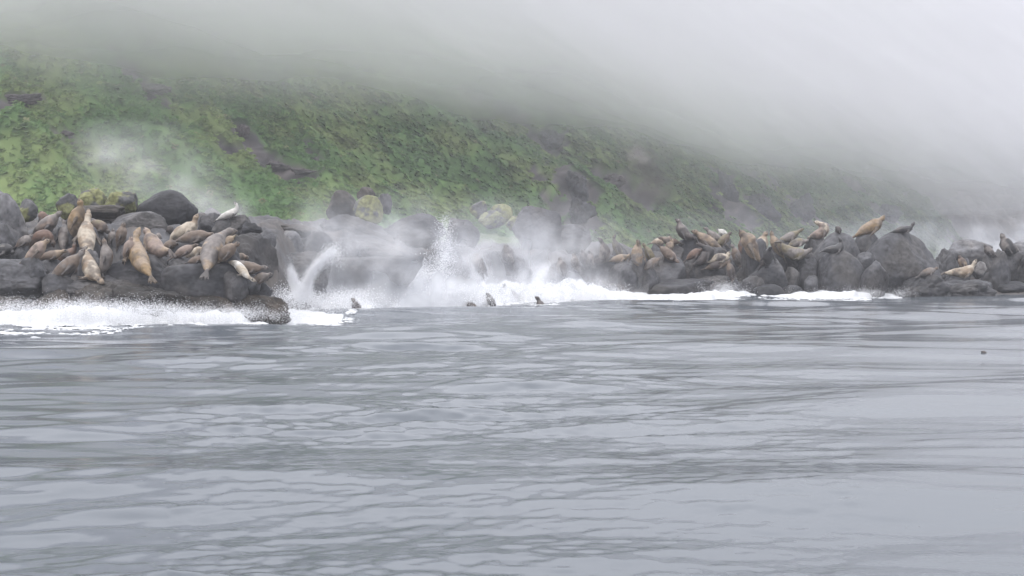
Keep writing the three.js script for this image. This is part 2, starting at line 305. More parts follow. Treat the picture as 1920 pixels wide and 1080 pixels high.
// ---------------------------------------------------------------- sea lions (built before the ground so that the ledges can carry them)
const COAT = {
  tan: [0.245, 0.185, 0.13], pale: [0.40, 0.345, 0.275], gold: [0.21, 0.14, 0.068], brown: [0.13, 0.095, 0.072], grey: [0.17, 0.15, 0.14],
  dark: [0.06, 0.048, 0.045], black: [0.022, 0.02, 0.022], white: [0.5, 0.485, 0.46], rust: [0.135, 0.08, 0.058], olive: [0.15, 0.125, 0.075], rose: [0.23, 0.175, 0.148],
};
const PROFILE = [[0, 0.13], [0.05, 0.22], [0.15, 0.5], [0.3, 0.83], [0.45, 1], [0.6, 0.97], [0.69, 0.74], [0.765, 0.5], [0.825, 0.375], [0.87, 0.36], [0.91, 0.42], [0.95, 0.31], [1, 0.16]];
function surfaceNets(lo, dims, cell, f) {
  const [nx, ny, nzz] = dims, field = new Float32Array(nx * ny * nzz), vid = new Int32Array(nx * ny * nzz).fill(-1), pos = [], idx = [];
  let q = 0;
  for (let k = 0; k < nzz; k++) for (let j = 0; j < ny; j++) for (let i = 0; i < nx; i++) field[q++] = f(lo.x + i * cell, lo.y + j * cell, lo.z + k * cell);
  const I = (i, j, k) => i + nx * (j + ny * k), off = [[0, 0, 0], [1, 0, 0], [0, 1, 0], [1, 1, 0], [0, 0, 1], [1, 0, 1], [0, 1, 1], [1, 1, 1]];
  const edges = [[0, 1], [2, 3], [4, 5], [6, 7], [0, 2], [1, 3], [4, 6], [5, 7], [0, 4], [1, 5], [2, 6], [3, 7]];
  for (let k = 0; k < nzz - 1; k++) for (let j = 0; j < ny - 1; j++) for (let i = 0; i < nx - 1; i++) {
    let mask = 0;
    const v = off.map(([a, b, c], n) => { const w = field[I(i + a, j + b, k + c)]; if (w < 0) mask |= 1 << n; return w; });
    if (mask === 0 || mask === 255) continue;
    let x = 0, y = 0, z = 0, n = 0;
    for (const [a, b] of edges) if ((v[a] < 0) !== (v[b] < 0)) {
      const t = v[a] / (v[a] - v[b]);
      x += lerp(off[a][0], off[b][0], t); y += lerp(off[a][1], off[b][1], t); z += lerp(off[a][2], off[b][2], t); n++;
    }
    vid[I(i, j, k)] = pos.length / 3;
    pos.push(lo.x + (i + x / n) * cell, lo.y + (j + y / n) * cell, lo.z + (k + z / n) * cell);
  }
  const quad = (a, b, c, d, flip) => { if (a < 0 || b < 0 || c < 0 || d < 0) return; flip ? idx.push(a, c, b, a, d, c) : idx.push(a, b, c, a, c, d); };
  for (let k = 1; k < nzz - 1; k++) for (let j = 1; j < ny - 1; j++) for (let i = 1; i < nx - 1; i++) {
    const s = field[I(i, j, k)] < 0;
    if (s !== field[I(i + 1, j, k)] < 0) quad(vid[I(i, j - 1, k - 1)], vid[I(i, j, k - 1)], vid[I(i, j, k)], vid[I(i, j - 1, k)], !s);
    if (s !== field[I(i, j + 1, k)] < 0) quad(vid[I(i - 1, j, k - 1)], vid[I(i - 1, j, k)], vid[I(i, j, k)], vid[I(i, j, k - 1)], !s);
    if (s !== field[I(i, j, k + 1)] < 0) quad(vid[I(i - 1, j - 1, k)], vid[I(i, j - 1, k)], vid[I(i, j, k)], vid[I(i - 1, j, k)], !s);
  }
  return [pos, idx];
}
function seaLion(o) {
  // o: pts tail to nose as [px, py, extra depth], R body radius in px, d, coat, label, group, flip (fore flippers shown), swim
  const { pts } = o, R = o.R * 0.94, coat = COAT[o.coat];
  let { d } = o;
  if (!o.swim) {
    let near = Infinity;
    pts.forEach(([x, y, e = 0], i) => { if (i < pts.length - 1) near = Math.min(near, rockFace(x, y) - e, rockFace(x, y + R * 0.7) - e + 0.25); });
    d = Math.min(d, near - R * d / F * 0.55);
  }
  const sc = d / F, Rm = R * sc;
  const curve = new THREE.CatmullRomCurve3(pts.map(([x, y, e = 0]) => at(x, y, d + e)), false, 'centripetal');
  const N = 22, P = curve.getSpacedPoints(N), rad = P.map((_, i) => table(PROFILE, i / N)[0] * Rm * (o.neck && i / N > 0.62 && i / N < 0.9 ? o.neck : 1));
  const segs = [];
  for (let i = 0; i < N; i++) segs.push([P[i], P[i + 1], rad[i], rad[i + 1], 0]);
  const nose = P[N], nd = nose.clone().sub(P[N - 2]).normalize();
  const fore = P[Math.round(N * 0.62)], back = P[0], tan = curve.getTangentAt(0.55), ht = P[N - 3].clone().sub(P[2]); ht.y = 0;
  if (ht.lengthSq() < 0.01) ht.set(0, 0, -1);
  ht.normalize();
  const up = new THREE.Vector3(0, 1, 0), side = new THREE.Vector3().crossVectors(ht, up).normalize(), low = rad[Math.round(N * 0.62)];
  const V = (b, s, u, t) => b.clone().addScaledVector(side, s).addScaledVector(up, u).addScaledVector(tan, t);
  const limbs = [];
  if (!o.swim) {
    for (const s of [-1, 1]) {
      const a = V(fore, s * low * 0.6, -low * 0.3, 0), b = V(fore, s * low * 1.2, -low * 0.75, -low * 0.25), c = V(fore, s * low * 1.85, -low * 1.1, -low * 1.5), e = V(fore, s * low * 1.95, -low * 1.05, -low * 0.75);
      limbs.push([a, b, low * 0.38, low * 0.26, 1], [b, c, low * 0.24, low * 0.1, 1], [b, e, low * 0.22, low * 0.1, 1]);
      const h = V(back, s * Rm * 0.5, -Rm * 0.12, -Rm * 0.95), h2 = V(back, s * Rm * 0.24, -Rm * 0.1, -Rm * 1.05);
      limbs.push([back, h, Rm * 0.19, Rm * 0.085, 2], [back, h2, Rm * 0.18, Rm * 0.085, 2]);
    }
    const body = pts.slice(0, Math.ceil(pts.length * 0.62)), mid = body[Math.floor(body.length / 2)], f = rockFace(mid[0], mid[1] + R * 0.7);
    if (f > d + 1.0 && !o.afloat) {
      const xs = body.map((p) => p[0]), ys = body.map((p) => p[1]), w = Math.max(...xs) - Math.min(...xs), h = Math.max(...ys) - Math.min(...ys), tall = h > w * 0.9;
      const x0 = Math.min(...xs) - R * 0.9, x1 = Math.max(...xs) + R * 0.9, y0 = tall ? Math.min(...ys) - R * 0.1 : (Math.min(...ys) + Math.max(...ys)) / 2 + R * 0.35, y1 = Math.max(...ys) + R + (tall ? 22 : 34);
      const hd = ((x1 - x0) / 2 + (y1 - y0) / 2 * 1.2) / 2 * sc * 0.85, e = mid[2] ?? 0;
      boulder([x0, y0, x1, y1], d + e + hd * (tall ? 0.92 : 0.35) + (tall ? Rm * 0.6 : 0), { tone: rnd() < 0.5 ? 'grey' : 'mid', rough: 0.1, rot: rr(-0.3, 0.3), detail: 14 }, 'rock under the ' + o.label.split(' ').slice(0, 13).join(' '), 'rocks that the sea lions lie on');
    }
  }
  // brow and muzzle
  const muzzle = nose.clone().addScaledVector(nd, Rm * 0.05);
  segs.push([P[N - 1], muzzle, Rm * 0.24, Rm * 0.15, 0]);
  const box = new THREE.Box3();
  for (const [a, b, r1, r2] of [...segs, ...limbs]) { box.expandByPoint(a); box.expandByPoint(b); }
  const cell = o.cell ?? Math.max(0.034, Rm * 0.105), pad = Rm + cell * 3;
  box.expandByScalar(pad);
  const dims = ['x', 'y', 'z'].map((k) => Math.ceil((box.max[k] - box.min[k]) / cell) + 1);
  const pack = (list) => list.map(([a, b, r1, r2, id]) => { const v = b.clone().sub(a); return [a.x, a.y, a.z, v.x, v.y, v.z, 1 / Math.max(v.lengthSq(), 1e-9), r1, r2 - r1, id]; });
  const S = pack(segs), L = pack(limbs), kS = Rm * 0.12, kL = Rm * 0.22, ph = rnd() * 50;
  const one = (list, x, y, z, k) => {
    let best = 1e9;
    for (const c of list) {
      const dx = x - c[0], dy = y - c[1], dz = z - c[2], t = clamp((dx * c[3] + dy * c[4] + dz * c[5]) * c[6], 0, 1);
      const ex = dx - c[3] * t, ey = dy - c[4] * t, ez = dz - c[5] * t, v = Math.sqrt(ex * ex + ey * ey + ez * ez) - c[7] - c[8] * t;
      if (v < best) best = v;
    }
    return best;
  };
  const field = (x, y, z) => {
    const b = one(S, x, y, z);
    if (b > Rm * 2.6) return b;
    let v = b;
    if (L.length) { const l = one(L, x, y, z), h = clamp(0.5 + 0.5 * (l - b) / kL, 0, 1); v = l * (1 - h) + b * h - kL * h * (1 - h); }
    return v < 0.15 ? v + fbm(x * 4 + ph, y * 4, z * 4, 2) * Rm * 0.10 : v;
  };
  const [pos, idx] = surfaceNets(box.min, dims, cell, field), col = new Float32Array(pos.length);
  const second = COAT[o.second ?? o.coat], dark = mix3(coat, [0.03, 0.026, 0.026], 0.75);
  const eyes = [-1, 1].map((s) => P[N - 2].clone().addScaledVector(side, s * rad[N - 2] * 0.75).addScaledVector(up, rad[N - 2] * 0.45).addScaledVector(nd, rad[N - 2] * 0.5));
  for (let i = 0; i < pos.length; i += 3) {
    const x = pos[i], y = pos[i + 1], z = pos[i + 2], patch = fbm(x * 1.6 + ph, y * 1.6, z * 1.6 + 9, 3), fine = fbm(x * 9, y * 9 + ph, z * 9, 2);
    let c = mix3(coat, second, smoothstep(patch, -0.08, 0.16));
    c = mix3(c, dark, smoothstep(fbm(x * 1.9, y * 1.9 + ph, z * 1.9, 3), 0.04, 0.3) * 0.75);
    if (L.length && one(L, x, y, z) < Rm * 0.04 && one(S, x, y, z) > Rm * 0.03) c = dark;
    if (Math.hypot(x - muzzle.x, y - muzzle.y, z - muzzle.z) < Rm * 0.22) c = mix3(c, dark, 0.8);
    for (const e of eyes) if (Math.hypot(x - e.x, y - e.y, z - e.z) < Math.max(0.04, Rm * 0.13)) c = [0.012, 0.01, 0.01];
    const g = 0.88 * (1 + fine * 0.5);
    col[i] = c[0] * g; col[i + 1] = c[1] * g; col[i + 2] = c[2] * g;
  }
  const c0 = P[Math.round(N * 0.4)];
  for (let i = 0; i < pos.length; i += 3) { pos[i] -= c0.x; pos[i + 1] -= c0.y; pos[i + 2] -= c0.z; }
  const m = new THREE.Mesh(geo(pos, idx, col), o.wet ? M.wetFur : M.fur);
  m.position.copy(c0);
  return put(m, 'sea_lion', o.label, 'sea lion', o.group);
}
const DL = (py) => 54 - (py - 400) * 0.03, DR = (py) => 83 - (py - 420) * 0.075;
const A = 'sea lions on the near ledge', B = 'sea lions on the far boulder ridge';
const onLedge = (pts, R, coat, label, extra = {}) => seaLion({ pts, R, coat, label, group: A, d: DL(Math.max(...pts.slice(0, 3).map((p) => p[1]))), ...extra });
const onRidge = (pts, R, coat, label, extra = {}) => seaLion({ pts, R, coat, label, group: B, d: DR(Math.max(...pts.slice(0, 3).map((p) => p[1]))), ...extra });
//LIONS
// near ledge
onLedge([[143, 448], [139, 436], [139, 422], [144, 408], [149, 396], [151, 384], [148, 374]], 15, 'gold', 'golden brown sea lion sitting tallest, head up against the yellow lichen rocks', { second: 'tan', d: 53.6 });
onLedge([[171, 486, -0.2], [166, 474], [163, 456, 0.5], [162, 436, 0.9], [163, 418, 1.3], [165, 404, 1.5], [166, 394, 1.6]], 17, 'tan', 'light tan sea lion stretched upright with its spotted back to the viewer', { second: 'pale', d: 51.6 });
onLedge([[160, 468, 0.9], [163, 480, 0.7], [167, 497, 0.4], [174, 512, 0], [182, 521, -0.3], [189, 527, -0.5], [193, 531, -0.6]], 16, 'tan', 'tan sea lion with pale head hanging down the rock just below the spotted one', { second: 'pale', d: 50.6 });
onLedge([[92, 523], [104, 515], [118, 505], [133, 494], [145, 483], [153, 474], [158, 468]], 15, 'grey', 'dark grey sea lion slanting up toward the tan pair, body along the ledge', { second: 'brown' });
onLedge([[44, 488], [52, 484], [61, 478], [71, 468], [80, 459], [87, 453], [93, 450]], 13, 'tan', 'pinkish tan sea lion with raised snout beside the pale rock wall', { second: 'rose' });
onLedge([[70, 486], [79, 483], [90, 480], [102, 478], [112, 474], [120, 471], [126, 472]], 10, 'brown', 'small tan and dark brown sea lion lying under the pinkish tan one', { second: 'tan' });
onLedge([[58, 468], [62, 457], [72, 446], [84, 442], [94, 446], [99, 455], [101, 462]], 13, 'rust', 'reddish brown sea lion with arched back behind the pinkish tan one', { second: 'brown', d: 53 });
onLedge([[60, 440], [68, 434], [79, 427], [91, 419], [101, 410], [109, 402], [115, 397]], 14, 'grey', 'grey brown sea lion leaning with its neck stretched up toward the lichen rocks', { second: 'rose', d: 54 });
onLedge([[86, 416], [84, 413], [82, 409], [80, 405], [78, 401], [77, 397]], 9, 'rust', 'small reddish dark sea lion head and shoulders behind the grey brown leaning one', { d: 55.5 });
onLedge([[166, 424], [174, 421], [182, 422], [189, 425], [195, 429], [200, 433], [204, 437]], 12, 'brown', 'brown sea lion lying head down beside the spotted back of the tan one', { second: 'olive', d: 54 });
onLedge([[180, 512], [190, 507], [197, 496], [200, 481], [198, 466], [196, 455], [194, 447]], 13, 'grey', 'grey wet sea lion curled between the tan pair and the golden one', { second: 'brown', d: 52.2 });
onLedge([[220, 462], [223, 455], [226, 447], [228, 438], [229, 430], [231, 423], [235, 419]], 11, 'brown', 'brown sea lion half hidden behind the big golden one', { d: 53.6 });
onLedge([[206, 462], [208, 456], [210, 448], [211, 440], [212, 434], [211, 429]], 9, 'grey', 'small grey sea lion between the brown lying one and the big golden one', { d: 54 });
onLedge([[118, 470, 0.4], [118, 460, 0.6], [120, 446, 0.9], [121, 434, 1.2], [121, 424, 1.4], [120, 416, 1.5], [117, 411, 1.5]], 12, 'grey', 'dark grey wet sea lion upright next to the golden brown tall one', { second: 'dark', d: 53 });
onLedge([[105, 500], [110, 492], [118, 484], [128, 478], [136, 471], [140, 462], [141, 455]], 11, 'dark', 'dark brown sea lion squeezed between the dark grey slanting one and the small tan one', { second: 'rust', d: 52 });
onLedge([[-14, 476], [-8, 474], [0, 471], [8, 468], [16, 468], [21, 472], [25, 477]], 13, 'black', 'black sea lion lying on the pale slab at the picture edge', { wet: true, d: 51 });
onLedge([[283, 519, -0.9], [276, 508, -0.6], [265, 492, 0], [257, 474, 0.5], [254, 454, 0.9], [257, 438, 1.2], [262, 427, 1.4]], 18, 'gold', 'large golden sea lion hanging head up over the smooth slab, dark tail flippers below', { second: 'tan', d: 51 });
onLedge([[318, 470, -0.2], [308, 471], [297, 470, 0.1], [288, 460, 0.3], [281, 447, 0.5], [276, 436, 0.7], [272, 428, 0.8]], 17, 'rose', 'pinkish tan sea lion leaning against the large golden one', { second: 'tan', d: 52 });
onLedge([[318, 456], [326, 445], [338, 437], [352, 430], [363, 422], [367, 409], [371, 402]], 14, 'pale', 'cream coloured sea lion sitting upright with dark face above the crowd', { second: 'tan', d: 53.5 });
onLedge([[330, 452], [342, 449], [356, 446], [371, 443], [386, 441], [396, 440], [403, 443]], 13, 'brown', 'grey brown sea lion lying flat in front of the cream upright one', { second: 'grey', d: 53 });
onLedge([[318, 436], [319, 433], [319, 430], [319, 427], [317, 424]], 7, 'dark', 'dark sea lion head peeping over the rock between golden and cream ones', { d: 55 });
onLedge([[297, 452], [297, 448], [297, 444], [297, 440], [299, 437]], 6, 'grey', 'small grey sea lion head behind the pinkish tan leaning one', { d: 54.4 });
onLedge([[304, 468], [309, 464], [316, 460], [322, 457], [328, 456], [334, 459]], 9, 'brown', 'brown sea lion head and back between the pinkish tan one and the flat one', { d: 52.6 });
onLedge([[322, 484], [331, 479], [341, 473], [351, 468], [360, 463], [366, 460], [371, 459]], 10, 'rose', 'rosy brown sea lion with blunt snout lying low at the slab edge', { second: 'brown' });
onLedge([[348, 482], [356, 479], [365, 475], [374, 471], [382, 468], [389, 467]], 11, 'pale', 'pale sea lion wedged behind the grey tan one seen from behind', { second: 'tan', d: 52.3 });
onLedge([[388, 509, -0.7], [389, 500, -0.4], [392, 482, 0.1], [401, 460, 0.6], [414, 445, 1.0], [428, 435, 1.2], [443, 434, 1.3]], 20, 'grey', 'big grey tan sea lion seen from behind with neck bent over, dark flippers spread', { second: 'tan', d: 51 });
onLedge([[408, 492], [416, 483], [425, 473], [433, 466], [440, 461], [445, 458], [449, 457]], 13, 'brown', 'brown sea lion tucked beside the bent neck of the big grey tan one', { second: 'tan', d: 51.6 });
onLedge([[414, 468], [421, 460], [428, 453], [435, 448], [440, 444], [445, 442]], 10, 'tan', 'tan sea lion hidden under the bent neck of the big grey tan one', { second: 'olive', d: 52.6 });
onLedge([[430, 488], [438, 485], [447, 483], [455, 482], [461, 482], [466, 484]], 9, 'brown', 'small tan sea lion with dark head above the long brown one', { second: 'tan', d: 51.8 });
onLedge([[432, 492], [442, 494], [455, 498], [470, 502], [483, 503], [494, 502], [502, 502]], 12, 'brown', 'long brown sea lion lying with pale snout toward the splash', { second: 'grey', d: 51 });
onLedge([[425, 492, 0.3], [434, 492, 0.2], [443, 495], [452, 504, -0.2], [462, 516, -0.4], [471, 523, -0.5], [480, 528, -0.6]], 9, 'pale', 'slim cream sea lion sliding down the slab with its head low', { second: 'white', d: 50.6 });
onLedge([[470, 532], [478, 527], [488, 522], [497, 518], [504, 515], [510, 514]], 10, 'brown', 'dim brown sea lion at the wet foot of the dark boulder', { second: 'grey', d: 50.6 });
onLedge([[406, 412], [414, 408], [424, 404], [434, 400], [442, 394], [444, 385], [439, 379]], 8, 'white', 'whitish sea lion with raised head in the drifting mist', { d: 57 });
onLedge([[140, 512], [146, 508], [154, 503], [161, 499], [167, 494], [172, 490]], 9, 'dark', 'dark wet sea lion pressed against the hanging pale headed tan one', { d: 51.3 });
onLedge([[232, 486], [236, 478], [240, 468], [243, 458], [245, 450], [246, 443]], 10, 'rose', 'dim rosy sea lion hugging the side of the large golden one', { second: 'brown', d: 52.2 });
onLedge([[352, 492], [362, 489], [372, 486], [380, 483], [386, 479]], 8, 'dark', 'dark sea lion low against the big grey tan one', { second: 'brown', d: 51.6 });
onLedge([[30, 462], [37, 458], [44, 453], [51, 449], [57, 444], [60, 439]], 10, 'grey', 'grey sea lion resting on the pale wall near the pinkish tan one', { second: 'rose', d: 52.6 });
// far ridge
onRidge([[1322, 504], [1332, 500], [1343, 497], [1354, 495], [1363, 493], [1370, 489]], 9, 'brown', 'brown sea lion lying below the cream backed one', { second: 'dark', d: 77 });
onRidge([[1386, 500], [1384, 492], [1381, 481], [1378, 471], [1375, 464], [1371, 459]], 9, 'grey', 'grey brown sea lion upright between the cream backed and the dark reddish one', { second: 'brown', d: 78 });
onRidge([[1246, 482], [1250, 474], [1254, 466], [1257, 459], [1260, 453], [1258, 448]], 9, 'brown', 'brown sea lion rising above the rosy sprawled one', { second: 'tan', d: 79.4 });
onRidge([[1288, 486], [1296, 480], [1304, 475], [1312, 470], [1319, 466]], 9, 'rust', 'rust coloured sea lion squeezed under the dark one that looks back', { second: 'dark', d: 79 });
onRidge([[1476, 462], [1484, 459], [1493, 456], [1502, 454], [1510, 453], [1516, 450]], 9, 'grey', 'grey sea lion lying behind the long olive grey one', { second: 'olive', d: 79.6 });
onRidge([[1208, 506], [1214, 500], [1221, 495], [1228, 490], [1235, 487], [1240, 483]], 9, 'grey', 'grey sea lion on the sloping rock below the olive leaning one', { second: 'brown', d: 77 });
onRidge([[1342, 462], [1348, 458], [1355, 452], [1361, 446], [1366, 440], [1371, 436]], 9, 'brown', 'shaded brown sea lion with its head toward the whitish one', { second: 'olive', d: 80.6 });
onRidge([[1426, 500], [1430, 494], [1436, 489], [1441, 485], [1446, 481], [1452, 480]], 8, 'dark', 'dark sea lion lying at the feet of the black huddled one', { second: 'black', d: 76.4 });
onRidge([[1866, 478], [1860, 475], [1854, 471], [1849, 465], [1846, 459]], 8, 'dark', 'dark sea lion on the rocks behind the charcoal one', { second: 'grey', d: 83.6 });
onRidge([[1108, 492], [1118, 490], [1129, 486], [1134, 476], [1132, 464], [1129, 455], [1123, 446]], 11, 'dark', 'dark grey sea lion sitting up at the misty end with pointed snout', { second: 'grey' });
onRidge([[1174, 484], [1168, 480], [1161, 473], [1156, 463], [1153, 454], [1151, 446], [1154, 440]], 8, 'olive', 'slim olive sea lion upright behind the pointed snout one', { second: 'dark', d: 80 });
onRidge([[1142, 490], [1151, 487], [1160, 485], [1170, 483], [1178, 480], [1184, 477]], 8, 'tan', 'tan sea lion lying across between the slim olive one and the pale chested one', { d: 78.6 });
onRidge([[1202, 498, 0.6], [1198, 494, 0.3], [1195, 485, 0], [1194, 474, 0], [1196, 464, 0], [1197, 456, -0.2], [1194, 450, -0.4]], 11, 'tan', 'pale chested sea lion facing the water with a dark belly', { second: 'grey', d: 77.6 });
onRidge([[1232, 492], [1226, 488], [1219, 480], [1213, 470], [1209, 462], [1205, 456]], 9, 'olive', 'olive sea lion leaning on the pale chested one', { d: 78.4 });
onRidge([[1220, 456], [1228, 454], [1237, 453], [1246, 450], [1253, 447], [1259, 445]], 8, 'tan', 'sandy sea lion with pale head lying on top of the misty ridge', { second: 'pale', d: 81.4 });
onRidge([[1276, 456], [1268, 454], [1259, 453], [1250, 451], [1242, 447], [1235, 446]], 8, 'brown', 'brown sea lion lying nose to nose with the sandy one', { d: 80.8 });
onRidge([[1304, 446], [1296, 445], [1286, 441], [1279, 433], [1275, 424], [1273, 416], [1267, 411]], 11, 'dark', 'dark sea lion rising highest above the ridge crest against the green cliff', { second: 'grey', d: 81 });
onRidge([[1236, 462], [1244, 468], [1252, 475], [1260, 482], [1267, 488], [1273, 492]], 10, 'rose', 'rosy brown sea lion sprawled on the sloping grey rock', { second: 'brown', d: 79 });
onRidge([[1358, 470], [1346, 465], [1333, 457], [1320, 448], [1311, 440], [1304, 435], [1298, 433]], 12, 'brown', 'broad brown sea lion with striped pale neck at the ridge crest', { second: 'tan', d: 80.4 });
onRidge([[1362, 460], [1354, 455], [1346, 449], [1338, 443], [1330, 436], [1325, 430], [1320, 428]], 9, 'tan', 'greyish tan sea lion with a thin raised neck beside the broad brown one', { second: 'grey', d: 81.2 });
onRidge([[1300, 496], [1312, 490], [1323, 482], [1330, 473], [1322, 465], [1314, 460], [1307, 457]], 11, 'dark', 'dark sea lion with pale snout turned back over its shoulder', { second: 'black', d: 78.6 });
onRidge([[1326, 492], [1336, 488], [1347, 484], [1357, 484], [1364, 482], [1366, 476], [1368, 472]], 10, 'pale', 'cream backed sea lion with dark raised throat near the surf', { second: 'dark', d: 77.4 });
onRidge([[1366, 446], [1360, 441], [1354, 436], [1349, 433], [1344, 430]], 7, 'white', 'whitish sea lion blurred by mist on the crest', { d: 82.4 });
onRidge([[1372, 530], [1373, 522], [1371, 512], [1369, 502], [1366, 494], [1367, 486]], 8, 'dark', 'dark slim sea lion upright just above the surf splash', { second: 'brown', d: 76.4 });
onRidge([[1402, 496], [1398, 488], [1395, 476], [1393, 463], [1393, 452], [1391, 443], [1386, 437]], 10, 'rust', 'dark reddish sea lion upright in the middle of the ridge', { second: 'dark', d: 78.6 });
onRidge([[1426, 490], [1420, 484], [1413, 474], [1407, 460], [1401, 448], [1394, 439], [1387, 432]], 14, 'tan', 'large tan bull sea lion sitting with dark muzzle and thick pale neck', { second: 'brown', neck: 1.25, d: 78 });
onRidge([[1412, 486], [1418, 480], [1424, 470], [1428, 458], [1431, 448], [1434, 440], [1438, 435]], 13, 'pale', 'creamy round sea lion right behind the large tan bull', { second: 'tan', d: 79.4 });
onRidge([[1470, 484], [1466, 478], [1460, 468], [1454, 457], [1450, 448], [1447, 440], [1447, 433]], 10, 'tan', 'sharp nosed tan sea lion pointing straight up beside the creamy round one', { second: 'olive', d: 78 });
onRidge([[1438, 496, 0.6], [1439, 490, 0.3], [1440, 482], [1441, 474, -0.1], [1443, 468, -0.3], [1446, 463, -0.5]], 10, 'black', 'black sea lion huddled in front of the sharp nosed tan one', { wet: true, d: 76.8 });
onRidge([[1452, 456], [1464, 452], [1476, 447], [1487, 441], [1495, 436], [1501, 432], [1506, 429]], 9, 'olive', 'olive grey sea lion lying with its head lifted toward the big boulder', { second: 'grey', d: 80.6 });
onRidge([[1464, 454], [1470, 464], [1480, 472], [1493, 476], [1506, 475], [1516, 471], [1522, 466]], 13, 'olive', 'long olive grey sea lion lying across the boulders with black head', { second: 'grey', d: 78.4 });
onRidge([[1388, 500], [1396, 496], [1405, 491], [1412, 487], [1418, 484], [1424, 484]], 8, 'brown', 'brown sea lion flat on the rock below the large tan bull', { second: 'dark', d: 77 });
onRidge([[1516, 446], [1524, 442], [1533, 440], [1541, 436], [1545, 428], [1538, 420], [1527, 416]], 11, 'rose', 'pale brown sea lion with head curled back on top of the rounded boulder', { second: 'pale', d: 80.6 });
onRidge([[1574, 438], [1573, 434], [1572, 430], [1570, 427], [1567, 426]], 6, 'dark', 'tiny dark sea lion head showing behind the rounded boulder', { d: 83.5 });
onRidge([[1541, 471], [1549, 469], [1559, 468], [1569, 467], [1576, 461], [1577, 453], [1573, 446]], 9, 'black', 'black sea lion sitting alone on the face of the rounded boulder', { wet: true, d: 77.4 });
onRidge([[1604, 442], [1612, 437], [1622, 431], [1633, 426], [1643, 420], [1651, 413], [1658, 405]], 12, 'gold', 'golden sea lion on the boulder top stretching its neck skyward', { second: 'tan', neck: 1.2, d: 80.4 });
onRidge([[1672, 435], [1680, 433], [1690, 431], [1699, 430], [1707, 427], [1711, 422], [1714, 417]], 8, 'black', 'black sea lion lying alone on the crest of the largest boulder', { second: 'dark', wet: true, d: 80.6 });
onRidge([[1722, 518], [1730, 514], [1738, 511], [1746, 508], [1753, 505], [1759, 501]], 8, 'grey', 'grey brown sea lion resting on the low reef beside the largest boulder', { second: 'brown', d: 77.6 });
onRidge([[1770, 512], [1780, 512], [1793, 512], [1807, 511], [1818, 505], [1826, 496], [1830, 487]], 11, 'tan', 'tan sea lion curled with raised head in the hollow of the low rocks', { second: 'pale', d: 79 });
onRidge([[1812, 506], [1808, 500], [1804, 492], [1801, 485], [1798, 479]], 8, 'rust', 'rust brown sea lion behind the curled tan one', { second: 'tan', d: 80 });
onRidge([[1912, 474], [1904, 471], [1895, 468], [1888, 461], [1884, 453], [1881, 446], [1878, 439]], 13, 'black', 'charcoal sea lion sitting on the far dark rock with its snout up', { second: 'grey', d: 83 });
onRidge([[1912, 500], [1916, 494], [1921, 488], [1927, 480], [1931, 472], [1933, 465]], 9, 'black', 'black sea lion half out of view at the end of the ridge', { wet: true, d: 82 });
// in the spray and in the water
const sp = 'sea lions dim in the spray';
for (const [x, y, R, dd, label] of [
  [895, 495, 12, 68, 'dim dark sea lion upright in the spray below the lichen boulders'], [951, 478, 13, 71, 'dim sea lion with pale head, uppermost in the drifting spray'],
  [1052, 502, 11, 73, 'dim sea lion leaning over the spray beside the ridge end'], [1077, 494, 9, 74.5, 'dim round headed sea lion in spray next to the leaning one'],
  [1094, 486, 9, 76, 'dim sea lion upright in spray just before the ridge'], [1107, 488, 8, 77, 'slim dim sea lion in spray closest to the pointed snout one']]) {
  seaLion({ pts: [[x + 10, y + 16], [x + 8, y + 12], [x + 4, y + 6], [x + 1, y - 2], [x, y - 9], [x - 1, y - 14], [x - 4, y - 18]], R, d: dd, coat: 'dark', second: 'grey', label, group: sp, cell: 0.05 });
}
for (const [x, y, w, h, label, at5] of [
  [947, 543, 7, 9, 'faint sea lion head deep in the broad white surf, first of a loose three', 66.5], [961, 553, 6, 7, 'faint sea lion head lowest of a loose three in the broad surf', 66], [988, 549, 6, 8, 'faint sea lion head of a loose three, beside the dark upright swimmer', 66.8],
  [663, 571, 7, 11, 'sea lion head poking out of the white foam beneath the slanting splash', 56.5], [915, 559, 6.5, 9, 'sea lion head and shoulders in the broad white surf', 63],
  [1009, 571, 8, 14, 'dark sea lion head upright at the front edge of the broad surf', 63.4], [873, 575, 10, 4, 'dark sea lion back just breaking the surface before the surf'],
  [1467, 592, 6, 4, 'small dark sea lion snout in open water before the ridge'], [1842, 661, 4, 2.4, 'tiny dark sea lion snout alone in the open water']]) {
  const d = at5 ?? waterD(y);
  seaLion({ pts: [[x + w * 2.2, y + h * 2.2], [x + w * 1.6, y + h * 1.6], [x + w * 0.9, y + h * 0.7], [x + w * 0.3, y - h * 0.2], [x, y - h * 0.75], [x - w * 0.6, y - h]], R: w * 1.25, d, coat: 'dark', second: 'brown', label, group: 'sea lions swimming', swim: true, wet: true });
}

